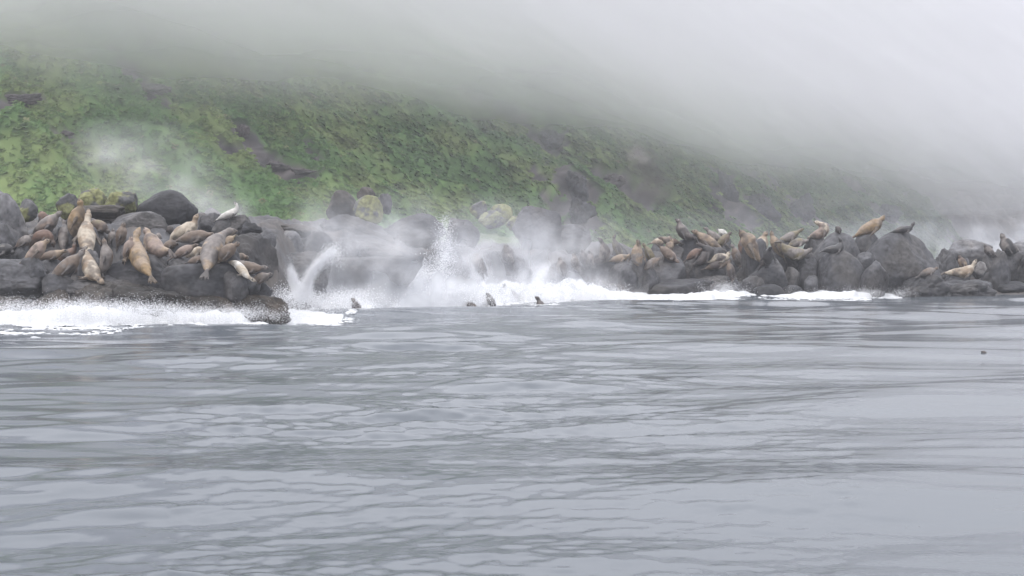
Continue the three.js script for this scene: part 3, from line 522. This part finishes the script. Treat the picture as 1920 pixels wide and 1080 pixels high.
// ---------------------------------------------------------------- shore
const PROFILES = [ // px, then six (distance, height) pairs
  [-400, 47.2, -0.5, 49, 0.2, 50.2, 0.9, 54, 3.3, 60, 4.3, 140, 4.6],
  [340, 47.5, -0.5, 49.2, 0.2, 50.4, 0.9, 54, 3.3, 60, 4.3, 140, 4.6],
  [520, 49.5, -0.5, 50.5, 0.3, 52, 0.9, 56, 3.2, 62, 4.3, 140, 4.6],
  [640, 57.5, -0.5, 60, 0.4, 64, 1.4, 70, 3.2, 78, 3.8, 140, 4.4],
  [820, 63, -0.5, 67, 0.4, 71, 1.2, 78, 3.0, 86, 3.6, 140, 4.2],
  [1040, 69, -0.5, 72, 0.4, 75, 1.0, 80, 2.4, 88, 2.9, 150, 3.6],
  [1180, 72, -0.5, 74.5, 0.3, 77, 1.0, 81, 2.4, 85, 2.7, 150, 2.0],
  [1500, 74, -0.5, 76, 0.2, 78, 0.9, 82, 2.3, 86, 2.5, 150, 1.0],
  [1800, 77.5, -0.5, 79, 0.1, 81, 0.6, 84, 1.4, 88, 1.6, 150, 0.4],
  [2300, 84, -0.5, 86, 0.1, 88, 0.6, 91, 1.2, 95, 1.4, 150, 0.4],
];
function shoreBase(px, d) {
  const p = table(PROFILES, px), rows = [];
  for (let i = 0; i < 12; i += 2) rows.push([p[i], p[i + 1]]);
  if (d < rows[0][0]) return rows[0][1] - (rows[0][0] - d) * 0.5;
  return table(rows, d)[0];
}
function shoreH(x, z) {
  const d = -z, px = 960 + x / d * F;
  let h = shoreBase(px, d);
  const inland = smoothstep(h, -0.3, 0.8);
  h += (fbm(x * 0.22, 1, z * 0.22, 3) * 1.3 + Math.abs(fbm(x * 0.7, 5, z * 0.7, 3)) * 0.8 - 0.25) * inland + fbm(x * 2.5, 9, z * 2.5, 2) * 0.10;
  return h;
}
{
  const nc = 620, ds = [];
  for (let d = 43; d < 150; d *= 1.0046) ds.push(d);
  const nr = ds.length, pos = new Float32Array(nc * nr * 3), col = new Float32Array(nc * nr * 3), idx = new Uint32Array((nc - 1) * (nr - 1) * 6);
  let o = 0;
  for (let j = 0; j < nr; j++) for (let i = 0; i < nc; i++) {
    const px = -200 + 2320 * i / (nc - 1), d = ds[j], x = (px - 960) / F * d, z = -d, y = shoreH(x, z);
    const wet = smoothstep(fbm(x * 0.8, 3, z * 0.8, 3), -0.1, 0.25);
    let c = rockTone(x, y, z);
    if (d > 88 && px < 1200) c = mix3(c, [0.06, 0.09, 0.03], smoothstep(d + 12 * fbm(x * 0.15, 4, z * 0.15, 3), 84, 96));
    else c = mix3(c, c.map((v) => v * 0.7), wet * 0.6);
    pos[o] = x; pos[o + 1] = y; pos[o + 2] = z;
    col[o] = c[0]; col[o + 1] = c[1]; col[o + 2] = c[2]; o += 3;
  }
  o = 0;
  for (let j = 0; j < nr - 1; j++) for (let i = 0; i < nc - 1; i++) {
    const a = j * nc + i, b = a + 1, c = a + nc, e = c + 1;
    idx[o++] = a; idx[o++] = b; idx[o++] = c; idx[o++] = b; idx[o++] = e; idx[o++] = c;
  }
  put(new THREE.Mesh(geo(pos, idx, col), M.rock), 'rocky_shore', 'grey rock ledge of the shore under sea lions and boulders', 'shore', null, 'structure');
}


// ---------------------------------------------------------------- hillside
const COAST = [[-420, 104], [-150, 106], [150, 108], [420, 112], [760, 120], [940, 132], [1050, 142], [1200, 160], [1380, 182], [1540, 218], [1680, 262], [1770, 308], [1806, 350], [1835, 410], [1900, 480], [2080, 540], [2400, 600]].map(([px, d]) => new THREE.Vector3((px - 960) / F * d, 0, -d));
const coast = new THREE.CatmullRomCurve3(COAST, false, 'centripetal'), CL = coast.getLength(), NU = 600, NS = 200, SMAX = 74;
const CP = coast.getSpacedPoints(NU - 1), CN = CP.map((_, i) => { const t = coast.getTangentAt(i / (NU - 1)); return new THREE.Vector3(t.z, 0, -t.x); });
for (let k = 0; k < 40; k++) for (let i = 1; i < NU - 1; i++) CN[i].add(CN[i - 1]).add(CN[i + 1]).normalize();
function hillH(u, s) {
  const far = smoothstep(u, CL * 0.36, CL * 0.6), e = clamp(s / 10, 0, 1), steep = lerp(0.80, 0.92, far);
  let h = s < 0 ? 2 + s * 0.2 : 2 + steep * s * (1 - 0.1 * clamp(s / 70, 0, 1));
  h += e * (fbm(u / 24, 2, s / 46, 3) * 7.5 + fbm(u / 7 + s / 11, 6, s / 15, 3) * 4.8);
  h += far * e * ((0.35 - Math.abs(fbm(u / 9, 11, s / 60, 3))) * 12 + fbm(u / 3.4, 14, s / 14, 3) * 3.6);
  h += e * (fbm(u / 2.6, 21, s / 3, 3) * 1.9);
  return h;
}
const hillP = (i, s, h) => { const a = Math.floor(i), b = Math.min(a + 1, NU - 1), t = i - a; return new THREE.Vector3(lerp(CP[a].x, CP[b].x, t) + lerp(CN[a].x, CN[b].x, t) * s, h, lerp(CP[a].z, CP[b].z, t) + lerp(CN[a].z, CN[b].z, t) * s); };
const sAt = (j) => -8 + (SMAX + 8) * Math.pow(j / (NS - 1), 1.25);
const scars = [];
function hillMesh() {
  const pos = new Float32Array(NU * NS * 3), col = new Float32Array(NU * NS * 3), idx = new Uint32Array((NU - 1) * (NS - 1) * 6);
  let o = 0;
  for (let j = 0; j < NS; j++) for (let i = 0; i < NU; i++) {
    const s = sAt(j), u = i / (NU - 1) * CL, p = hillP(i, s, hillH(u, s)), bare = bareness(p, u);
    p.y -= bare * 0.55; p.x -= CN[i].x * -bare * 0.3; p.z -= CN[i].z * -bare * 0.3;
    let c = mix3([0.085, 0.165, 0.048], [0.16, 0.21, 0.072], smoothstep(fbm(p.x * 0.12, p.y * 0.12, p.z * 0.12, 3), -0.2, 0.3));
    const g = 1 + fbm(p.x * 1.4, p.y * 1.4, p.z * 1.4, 3) * 0.8;
    c = c.map((v) => v * g);
    c = mix3(c, rockTone(p.x, p.y, p.z, [0.2, 0.185, 0.185], [0.25, 0.22, 0.21], 1.2), smoothstep(bare, 0.3, 0.6));
    pos[o] = p.x; pos[o + 1] = p.y; pos[o + 2] = p.z; col[o] = c[0]; col[o + 1] = c[1]; col[o + 2] = c[2]; o += 3;
  }
  o = 0;
  for (let j = 0; j < NS - 1; j++) for (let i = 0; i < NU - 1; i++) {
    const a = j * NU + i, b = a + 1, c = a + NU, e = c + 1;
    idx[o++] = a; idx[o++] = b; idx[o++] = c; idx[o++] = b; idx[o++] = e; idx[o++] = c;
  }
  return new THREE.Mesh(geo(pos, idx, col), M.hill);
}
function bareness(p, u) {
  let b = 0;
  for (const [q, r] of scars) { const dd = Math.hypot(p.x - q.x, p.y - q.y, (p.z - q.z) * 0.7); if (dd < r * 2) b = Math.max(b, 1 - smoothstep(dd + fbm(p.x * 0.9, p.y * 0.9, p.z * 0.9, 3) * r * 0.9, r * 0.55, r * 1.15)); }
  const far = smoothstep(u, CL * 0.38, CL * 0.5);
  if (far > 0) b = Math.max(b, far * smoothstep(fbm(p.x * 0.10, p.y * 0.05, p.z * 0.10 + 40, 4), -0.02, 0.1) * 0.8);
  return Math.max(b, smoothstep(-p.z + 30 * fbm(p.x * 0.03, p.y * 0.03, 3, 3), 385, 430));
}
{
  const first = hillMesh();
  first.material = new THREE.MeshStandardMaterial({ side: THREE.DoubleSide });
  const ray = new THREE.Raycaster(camera.position.clone(), new THREE.Vector3(), 0, 900);
  first.updateMatrixWorld(true);
  for (const [x, y, r] of [
    [452, 243, 13], [462, 258, 17], [474, 276, 19], [492, 294, 18], [515, 306, 17], [542, 316, 16], [566, 322, 12], [588, 326, 8], [412, 264, 7], [432, 276, 9], [572, 262, 7], [586, 280, 7], [602, 296, 7], [618, 308, 6],
    [216, 100, 11], [236, 122, 15], [258, 146, 16], [284, 166, 14], [312, 186, 9], [8, 192, 12], [38, 184, 11], [70, 180, 10], [96, 232, 6], [118, 246, 7], [136, 256, 6],
    [880, 165, 16], [910, 182, 18], [944, 200, 16], [972, 214, 14], [1002, 256, 13], [1034, 262, 20], [1012, 326, 12], [1026, 362, 7], [1044, 392, 7],
    [1066, 322, 16], [1080, 348, 20], [1086, 382, 22], [1098, 408, 18], [1128, 336, 14], [1160, 342, 15], [1200, 372, 15],
    [1352, 326, 16], [1366, 364, 20], [1388, 404, 22], [1420, 336, 18], [1450, 306, 18], [1470, 350, 20], [1500, 396, 20], [1430, 388, 20], [1546, 414, 16], [1600, 350, 14], [1660, 398, 16], [1690, 420, 14]]) {
    ray.ray.direction.copy(dirOf(x, y)).normalize();
    const hit = ray.intersectObject(first)[0];
    if (hit) scars.push([hit.point, r * hit.distance / F * (x > 1040 ? 2.7 : 2), x, y, hit.distance]);
  }
  put(hillMesh(), 'hillside', 'steep green hillside rising from the shore into low cloud', 'hillside', null, 'structure');
}
// crags that stand out of the slope
function crag(px, py, w, h, o, label) {
  let best = scars[0];
  for (const s of scars) if (Math.hypot(s[2] - px, s[3] - py) < Math.hypot(best[2] - px, best[3] - py)) best = s;
  const d = -best[0].z - 0.2;
  return boulder([px - w / 2, py - h / 2, px + w / 2, py + h / 2], d, { rough: 0.32, drop: 0, deep: 0.7, cuts: 20, cutMin: 0.36, sharp: 18, ...o, tone: o.tone ? 'grey' : 'scar', name: 'crag', category: 'rock outcrop' }, label, 'rock outcrops on the green slope');
}
crag(452, 246, 34, 26, { rot: -0.4 }, 'dark overhanging crag at the top of the long brown scar in the meadow');
crag(520, 312, 60, 22, { rot: -0.2 }, 'ragged rock band along the middle of the brown scar');
crag(570, 322, 50, 14, {}, 'low rock rib at the lower end of the brown scar');
crag(286, 166, 76, 20, { rot: -0.75 }, 'slanting grey rock rib fading into cloud high on the meadow');
crag(40, 186, 80, 22, { rot: 0.2 }, 'broken grey crag on the slope near the picture edge');
crag(122, 250, 34, 12, { rot: -0.5 }, 'small pale stones in a notch of the slope under the broken crag');
crag(930, 196, 100, 46, { rot: -0.5, tone: 'mid' }, 'large dim crag emerging from the cloud above the ravine');
crag(1034, 264, 50, 44, { tone: 'mid', cutMin: 0.5, sharp: 14 }, 'square grey crag at the top of the ravine');
crag(1082, 352, 44, 70, { tone: 'brown' }, 'jagged brown cliff rib in the ravine');
crag(1092, 398, 56, 60, { tone: 'mid' }, 'misty rock wall at the bottom of the ravine');
crag(1150, 340, 50, 30, { rot: -0.4 }, 'mossy rock rib beside the dark dust plume');
crag(1366, 360, 40, 90, { tone: 'mid' }, 'steep grey cliff buttress behind the middle of the ridge');
crag(1452, 318, 60, 70, { tone: 'mid' }, 'dim upper cliff fading into cloud');
crag(1432, 392, 70, 60, { tone: 'mid' }, 'broken lower cliff face in mist above the tan bull');
crag(1500, 392, 60, 60, { tone: 'mid', rot: -0.5 }, 'slanting dim cliff rib above the long olive grey sea lion');
crag(1668, 402, 50, 40, { tone: 'mid', rot: -0.6 }, 'farthest dim cliff behind the golden sea lion');

// ---------------------------------------------------------------- scattered copies
const stuff = (g, m, list, name, label, category, kind = 'stuff') => {
  const im = new THREE.InstancedMesh(g, m, list.length), q = new THREE.Object3D(), c = new THREE.Color();
  list.forEach((e, i) => {
    q.position.set(e[0], e[1], e[2]); if (e[9]) q.quaternion.copy(e[9]); else q.rotation.set(e[6] ?? 0, e[4] ?? 0, e[7] ?? 0); q.scale.set(e[3], e[3] * (e[5] ?? 1), e[3]); q.updateMatrix(); im.setMatrixAt(i, q.matrix);
    if (e[8]) im.setColorAt(i, c.setRGB(...e[8]));
  });
  return put(im, name, label, category, null, kind);
};
{ // grass and herb clumps
  const pos = [], idx = [];
  for (let k = 0; k < 9; k++) {
    const a = k / 9 * 6.283 + rr(-0.3, 0.3), r = rr(0.1, 0.5), lean = rr(0.6, 1.3), w = rr(0.24, 0.44), h = rr(0.12, 0.42), b = pos.length / 3;
    const cx = Math.cos(a), cz = Math.sin(a), x0 = cx * r * 0.4, z0 = cz * r * 0.4;
    pos.push(x0 - cz * w, -0.1, z0 + cx * w, x0 + cz * w, -0.1, z0 - cx * w, x0 + cx * lean * 0.5 + cz * w * 0.9, h * 0.75, z0 + cz * lean * 0.5 - cx * w * 0.9, x0 + cx * lean * 0.5 - cz * w * 0.9, h * 0.75, z0 + cz * lean * 0.5 + cx * w * 0.9, x0 + cx * lean * 1.05, h * 0.8, z0 + cz * lean * 1.05);
    idx.push(b, b + 1, b + 2, b, b + 2, b + 3, b + 3, b + 2, b + 4);
  }
  const g = geo(pos, idx), list = [];
  for (let n = 0; n < 480000; n++) {
    const i = Math.pow(rnd(), 0.85) * (NU - 1.01), s = rr(-6, 46), u = i / (NU - 1) * CL, h = hillH(u, s), p = hillP(i, s, h);
    if (bareness(p, u) > 0.28 + rnd() * 0.25) continue;
    const big = fbm(p.x * 0.35, p.y * 0.35, p.z * 0.35, 2), y = fbm(p.x * 0.12, p.y * 0.12, p.z * 0.12, 3), k = rr(0.75, 1.3);
    let c = mix3([0.09, 0.18, 0.054], [0.185, 0.245, 0.085], smoothstep(y + gauss() * 0.1, -0.25, 0.3));
    if (rnd() < 0.012) c = [0.24, 0.25, 0.13];
    const size = (0.17 + 0.2 * rnd() + 0.4 * Math.max(0, big)) * (p.z < -170 ? 1.4 : 1);
    const a = CN[Math.floor(i)], up = new THREE.Vector3(-a.x * 0.6 + gauss() * 0.16, 0.78, -a.z * 0.6 + gauss() * 0.16).normalize();
    const turn = new THREE.Quaternion().setFromUnitVectors(new THREE.Vector3(0, 1, 0), up).multiply(new THREE.Quaternion().setFromAxisAngle(new THREE.Vector3(0, 1, 0), rnd() * 6.283));
    list.push([p.x, p.y - 0.03, p.z, size, 0, rr(0.7, 1.3), 0, 0, c.map((v) => v * k), turn]);
  }
  stuff(g, M.leaf, list, 'meadow_grass', 'thick green grass and herbs covering the hillside', 'grass');
}

// ---------------------------------------------------------------- surf
const FRONT = [[-250, 624], [0, 622], [120, 620], [300, 613], [500, 611], [600, 606], [640, 602], [668, 588], [720, 577], [800, 575], [1000, 571], [1140, 567], [1210, 563], [1310, 565], [1400, 561], [1500, 563], [1690, 557], [1720, 548]];
const dropGeo = new THREE.IcosahedronGeometry(1, 0);
const puff = (color, opacity) => new THREE.MeshStandardMaterial({ color: new THREE.Color(...color), roughness: 1, transparent: opacity < 1, opacity });
const frontD = (px) => { const d = waterD(table(FRONT, px)[0]), x = (px - 960) / F * d; return d + 0.3 + fbm(x * 0.32, 2, 8, 3) * 2.4 + fbm(x * 1.6, 4, 8, 3) * 0.9; };
function foamTop(px) { return table([[-250, 0.5], [40, 0.5], [120, 0.68], [220, 0.62], [300, 0.5], [345, 0.52], [420, 0.5], [530, 0.42], [580, 0.22], [620, 0.1], [690, 0.1], [770, 0.4], [900, 0.95], [1100, 0.95], [1150, 0.4], [1220, 0.2], [1310, 0.3], [1340, 0.45], [1400, 0.3], [1450, 0.15], [1520, 0.3], [1600, 0.35], [1660, 0.12], [1695, 0.0]], px)[0]; }
{ // foamy broken water
  const nc = 900, nr = 40, pos = [], idx = [];
  for (let j = 0; j < nr; j++) for (let i = 0; i < nc; i++) {
    const px = -220 + 1945 * i / (nc - 1), t = j / (nr - 1), d0 = frontD(px), d1 = shoreEdge(px) + 3, d = lerp(d0, d1, t), x = (px - 960) / F * d, z = -d;
    const rag = fbm(x * 0.5, 7, z * 0.5, 4), lump = Math.abs(fbm(x * 0.9, 3, z * 1.3, 4)) * 1.9 + fbm(x * 3, 8, z * 3, 3) * 0.4;
    const rise = smoothstep(t + rag * 0.3, 0.0, 0.3);
    const y = seaH(x, z, 0.5) * (1 - rise) - 0.12 + rise * (0.16 * smoothstep(foamTop(px), 0, 0.1) + foamTop(px) * (0.6 + 0.6 * lump)) ;
    pos.push(x, y, z);
  }
  for (let j = 0; j < nr - 1; j++) for (let i = 0; i < nc - 1; i++) { const a = j * nc + i, b = a + 1, c = a + nc, e = c + 1; idx.push(a, b, c, b, e, c); }
  put(new THREE.Mesh(geo(pos, idx), M.foam), 'surf', 'white broken surf along the foot of the rocks', 'surf', null, 'stuff');
  const list = [];
  for (let n = 0; n < 26000; n++) {
    const px = rr(-220, 1690), d = frontD(px) + 0.5 - Math.pow(rnd(), 2.2) * 3.2, x = (px - 960) / F * d, z = -d;
    if (fbm(x * 0.8, 6, z * 1.6, 3) + 0.05 < rnd() * 0.3) continue;
    list.push([x, seaH(x, z, 0.15) + 0.005, z, 0.03 + 0.11 * rnd() ** 2, rnd() * 6, 0.3, 0]);
  }
  stuff(dropGeo, M.foam, list, 'foam_flecks', 'scattered white foam flecks on the water before the surf', 'foam');
}
function shoreEdge(px) { return table(PROFILES, px)[0]; }

// ---------------------------------------------------------------- spray and drifting mist: clouds of tiny drops, densest at their middle
const wisps = [[70, 0.0125]].map(([count, r0]) => { // a wisp of fine drops, densest at its middle, about 1 m across
  const pos = [], idx = [], v = new THREE.Vector3(), tet = [[1, 1, 1], [1, -1, -1], [-1, 1, -1], [-1, -1, 1]];
  for (let k = 0; k < count; k++) {
    const c = [gauss() * 0.34, gauss() * 0.3, gauss() * 0.34], r = r0 * rr(0.6, 1.4), b = pos.length / 3, e = new THREE.Euler(rr(0, 6), rr(0, 6), rr(0, 6));
    for (const t of tet) { v.set(...t).applyEuler(e); pos.push(c[0] + v.x * r, c[1] + v.y * r, c[2] + v.z * r); }
    idx.push(b, b + 1, b + 2, b, b + 3, b + 1, b, b + 2, b + 3, b + 1, b + 3, b + 2);
  }
  return geo(pos, idx);
});
const dropMats = new Map();
// blobs: [px, py, spread x px, spread y px, distance, spread distance, how many wisps, wisp size m, lean]
function drops(name, label, category, blobs, color) {
  const list = [];
  for (const [px, py, sx, sy, d, sd, n, size, tilt = 0] of blobs) for (let k = 0; k < n; k++) {
    const gx = gauss(), gy = gauss(), dd = d + gauss() * sd, p = at(px + gx * sx + gy * tilt, py + gy * sy, dd);
    if (p.y < 0.05) continue;
    const w = fbm(p.x * 0.4, p.y * 0.55, p.z * 0.3 + 20, 3);
    if (sx > 9 && rnd() > 0.6 + 1.8 * w) continue;
    list.push([p.x, p.y, p.z, size * rr(0.7, 1.4), rnd() * 6, 1, rnd() * 6]);
  }
  const key = color.join();
  if (!dropMats.has(key)) dropMats.set(key, puff(color, 1));
  total += list.length;
  return stuff(wisps[0], dropMats.get(key), list, name, label, category);
}
let total = 0;
const WHITE = [0.93, 0.94, 0.97];
drops('surf_spray', 'fine spray thrown up along the breaking surf', 'spray', [
  [600, 568, 50, 6, 57, 1, 350, 0.6], [840, 560, 60, 8, 63, 1, 450, 0.6], [960, 560, 90, 7, 66, 1, 750, 0.6], [1090, 558, 40, 6, 69, 1, 400, 0.6], [1350, 552, 20, 8, 73.5, 0.5, 250, 0.5], [540, 562, 18, 12, 51, 0.6, 175, 0.5],
  [90, 580, 70, 7, 46, 0.6, 550, 0.4], [230, 584, 60, 6, 46, 0.6, 400, 0.4], [430, 590, 80, 4.5, 47, 0.5, 400, 0.4], [580, 592, 40, 5, 49.5, 0.6, 250, 0.4], [1600, 551, 60, 3, 74, 0.4, 150, 0.4],
], WHITE);
drops('spray_jet', 'slanting white jet of water shooting up behind the near reef', 'splash', [
  [570, 548, 4, 6, 53.6, 0.1, 252, 0.3], [575, 534, 2.2, 5, 53.6, 0.1, 204, 0.26], [581, 520, 1.8, 5, 53.6, 0.1, 156, 0.24], [589, 507, 2.2, 5, 53.6, 0.1, 126, 0.24], [599, 495, 3, 4, 53.6, 0.1, 102, 0.26], [611, 484, 4.5, 4, 53.6, 0.1, 72, 0.3], [624, 474, 7, 5, 53.6, 0.2, 48, 0.4],
], WHITE);
drops('spray_jet', 'short upright white jet of water between the reef and the slanting jet', 'splash', [
  [545, 508, 1.4, 7, 53.4, 0.1, 42, 0.24], [548, 528, 2.2, 8, 53.4, 0.1, 156, 0.26], [553, 548, 5, 8, 53.4, 0.15, 300, 0.36],
], WHITE);
drops('tall_splash', 'tall thin splash of white water in front of the misty rocks', 'splash', [
  [775, 535, 8, 10, 64, 0.3, 70, 0.6], [788, 515, 7, 12, 64, 0.3, 56, 0.6], [832, 470, 5, 24, 65, 0.3, 47, 0.6], [838, 440, 4, 14, 65, 0.3, 16, 0.6], [828, 520, 12, 16, 65, 0.4, 72, 0.7],
], WHITE);
console.log('wisps', total);

// ---------------------------------------------------------------- low cloud
// veils of cloud and mist, one behind the other, that follow the slope at growing distance
const veil = (color) => new THREE.MeshLambertMaterial({ color: new THREE.Color(...color), vertexColors: true, transparent: true, side: THREE.DoubleSide });
const CLOUDLINE = [[-500, 98], [0, 100], [420, 104], [760, 112], [1050, 132], [1380, 166], [1700, 212], [2100, 275], [2700, 380]].map(([px, d]) => new THREE.Vector3((px - 960) / F * d, 0, -d));
const cloudLine = new THREE.CatmullRomCurve3(CLOUDLINE, false, 'centripetal');
const bankP = (t, s, y) => { const p = cloudLine.getPointAt(t), n = cloudLine.getTangentAt(t); p.x += n.z * s; p.z -= n.x * s; p.y = y; return p; };
function veils(name, label, category, mat, n, nu, nv, at3, alpha) {
  const all = [];
  for (let k = 0; k < n; k++) {
    const pos = [], col = [], idx = [];
    for (let j = 0; j < nv; j++) for (let i = 0; i < nu; i++) {
      const p = at3(k, i / (nu - 1), j / (nv - 1));
      pos.push(p.x, p.y, p.z); col.push(1, 1, 1, clamp(alpha(p, k, i / (nu - 1), j / (nv - 1)), 0, 0.9));
    }
    for (let j = 0; j < nv - 1; j++) for (let i = 0; i < nu - 1; i++) { const a = j * nu + i, b = a + 1, c = a + nu, e = c + 1; idx.push(a, b, c, b, e, c); }
    const g = geo(pos, idx);
    g.setAttribute('color', new THREE.BufferAttribute(new Float32Array(col), 4));
    all.push(g);
  }
  return put(new THREE.Mesh(mergeGeometries(all), mat), name, label, category, null, 'stuff');
}
const alongPx = (list) => { const c = new THREE.CatmullRomCurve3(list.map(([px, d]) => new THREE.Vector3((px - 960) / F * d, 0, -d)), false, 'centripetal'); return (t) => c.getPointAt(t); };
const bay = alongPx([[470, 52], [620, 55.8], [760, 58.6], [900, 63], [1050, 68.5], [1200, 73], [1340, 76]]);
const pxOf = (p) => 960 + p.x / -p.z * F;
veils('sea_spray', 'white spray hanging over the surf and rocks along the bay', 'spray', veil([0.92, 0.93, 0.96]), 5, 230, 46, (k, u, v) => {
  const p = bay(u), y = 6.6 * Math.pow(v, 1.3);
  p.y = y - 0.1; p.z -= 1.7 * k + fbm(p.x / 3, y / 2, k * 3.3, 2) * 1.2; p.x += fbm(p.x / 2, y / 2, k * 5.1, 2) * 0.3;
  return p;
}, (p, k) => {
  const px = pxOf(p), low = table([[500, 0], [560, 1.0], [640, 0.8], [760, 0.7], [800, 1.5], [960, 1.9], [1100, 1.8], [1170, 0.5], [1240, 0]], px)[0], high = table([[530, 0], [590, 0.5], [700, 0.8], [800, 0.9], [950, 0.85], [1070, 0.6], [1150, 0.2], [1250, 0]], px)[0];
  const w = fbm(p.x / 2.2, p.y / 3.4, k * 1.7, 4), reach = 0.75 + 1.5 * clamp(fbm(p.x / 1.6, 3, k * 0.9, 3) + 0.1, 0, 1) * 1.6;
  const od = low * 1.7 * Math.exp(-Math.pow(p.y / reach, 1.6)) + high * (1 - smoothstep(p.y, 2.4, 6.1)) * clamp(0.75 + 2.4 * w, 0.05, 2);
  return 1 - Math.exp(-od / 5 * clamp(1 + 1.6 * fbm(p.x / 0.9, p.y / 1.4, k * 2.9, 3), 0.2, 2));
});
{
  const spine = [[440, 408, 62, 0.9], [380, 388, 62.5, 1.3], [330, 350, 63, 1.6], [280, 318, 63.5, 1.7], [225, 288, 64, 1.5]].map(([x, y, d, r]) => [at(x, y, d), r]);
  veils('mist_plume', 'pale plume of mist rising over the round dark boulder', 'mist', veil([0.85, 0.86, 0.88]), 4, 90, 60, (k, u, v) => {
    const p = at(90 + 420 * u, 425 - 215 * v, 61.8 + 0.8 * k);
    p.z += fbm(p.x / 2, p.y / 2, k * 3.1, 2) * 0.8;
    return p;
  }, (p, k, u, v) => {
    let a = 0;
    for (const [q, r] of spine) a = Math.max(a, Math.exp(-((p.x - q.x) ** 2 + (p.y - q.y) ** 2) / (r * r)));
    const rim = smoothstep(u, 0, 0.15) * (1 - smoothstep(u, 0.85, 1)) * smoothstep(v, 0, 0.1) * (1 - smoothstep(v, 0.85, 1));
    return 0.09 * a * rim * clamp(1 + 2 * fbm(p.x / 1.8 + p.y / 3, p.y / 1.6, k * 2.1, 3), 0.1, 1.9);
  });
  const dust = [[1226, 362, 2.0], [1218, 335, 1.9], [1204, 308, 1.5], [1194, 290, 1.0]].map(([x, y, r]) => [at(x, y, 142), r]);
  const plume = veils('dust_plume', 'dark brown plume of dust and spray on the cliff beyond the ravine', 'plume', veil([1, 1, 1]), 3, 50, 50, (k, u, v) => {
    const p = at(1150 + 130 * u, 395 - 135 * v, 143 - 0.8 * k);
    p.z += fbm(p.x / 2, p.y / 2, k * 3.1, 2) * 0.8;
    return p;
  }, (p, k, u, v) => {
    let a = 0;
    for (const [q, r] of dust) a = Math.max(a, Math.exp(-((p.x - q.x) ** 2 + (p.y - q.y) ** 2) / (r * r)));
    const rim = smoothstep(u, 0, 0.15) * (1 - smoothstep(u, 0.85, 1)) * smoothstep(v, 0, 0.1) * (1 - smoothstep(v, 0.85, 1));
    return 0.33 * a * rim * clamp(1 + 1.6 * fbm(p.x / 1.8, p.y / 1.6, k * 2.1, 3), 0.2, 1.8);
  });
  const c = plume.geometry.attributes.color, q = plume.geometry.attributes.position;
  for (let i = 0; i < c.count; i++) { const t = smoothstep(Math.hypot(q.getX(i) - dust[3][0].x, q.getY(i) - dust[3][0].y) + fbm(q.getX(i), q.getY(i), 0, 2), 0.5, 1.5), v = lerp(0.26, 0.1, t); c.setXYZ(i, v, v * 0.92, v * 0.9); }
}
veils('low_cloud', 'low grey white cloud hiding the top of the hillside', 'cloud', new THREE.MeshPhysicalMaterial({ color: new THREE.Color(0.87, 0.868, 0.89), vertexColors: true, roughness: 1, transmission: 0.78, thickness: 0, specularIntensity: 0, transparent: true, side: THREE.DoubleSide }), 4, 170, 46, (k, u, v) => {
  const h = 9 + 84 * v, s = (h - 2) / 0.82 - 7 * k, p = bankP(u, s, h);
  p.y += fbm(p.x / 30, k * 3.1, p.z / 30, 2) * 3; p.z += fbm(p.x / 30, p.y / 24, k * 4.7, 2) * 2.5;
  return p;
}, (p, k) => {
  const lift = fbm(p.x / 34, p.y / 26, k * 0.35, 3), low = smoothstep(-p.z, 108, 165), tau = 4.2 * smoothstep(p.y + (lift + 0.35 * fbm(p.x / 11, p.y / 9, p.z / 14 + k, 3)) * (13 - 6 * low), lerp(13, 11, low), lerp(35, 29.5, low)) + 0.8 * smoothstep(-p.z, 135, 270);
  return 1 - Math.exp(-tau / 4 * (1 + 0.3 * fbm(p.x / 20, p.y / 16, p.z / 40 + k * 2.3, 2)));
});
veils('shore_mist', 'thin mist drifting between the rocks and the green slope', 'mist', veil([0.93, 0.94, 0.97]), 3, 150, 20, (k, u, v) => {
  const p = bankP(0.12 + u * 0.7, -3 - 9 * k, -0.5 + 10 * v);
  p.z += fbm(p.x / 8, p.y / 5, k * 4.7, 3) * 2.5;
  return p;
}, (p, k, u, v) => smoothstep(u, 0, 0.25) * (1 - smoothstep(v, 0.35, 1)) * (0.10 + 0.2 * smoothstep(u, 0.2, 0.6)) * clamp(1 + 2.2 * fbm(p.x / 9, p.y / 4, p.z / 9 + k * 3, 3), 0.1, 2));

let tris = 0;
scene.traverse((o) => { if (o.isMesh && !o.isInstancedMesh) tris += (o.geometry.index?.count ?? 0) / 3; });
console.log('triangles', tris);
renderer.render(scene, camera);
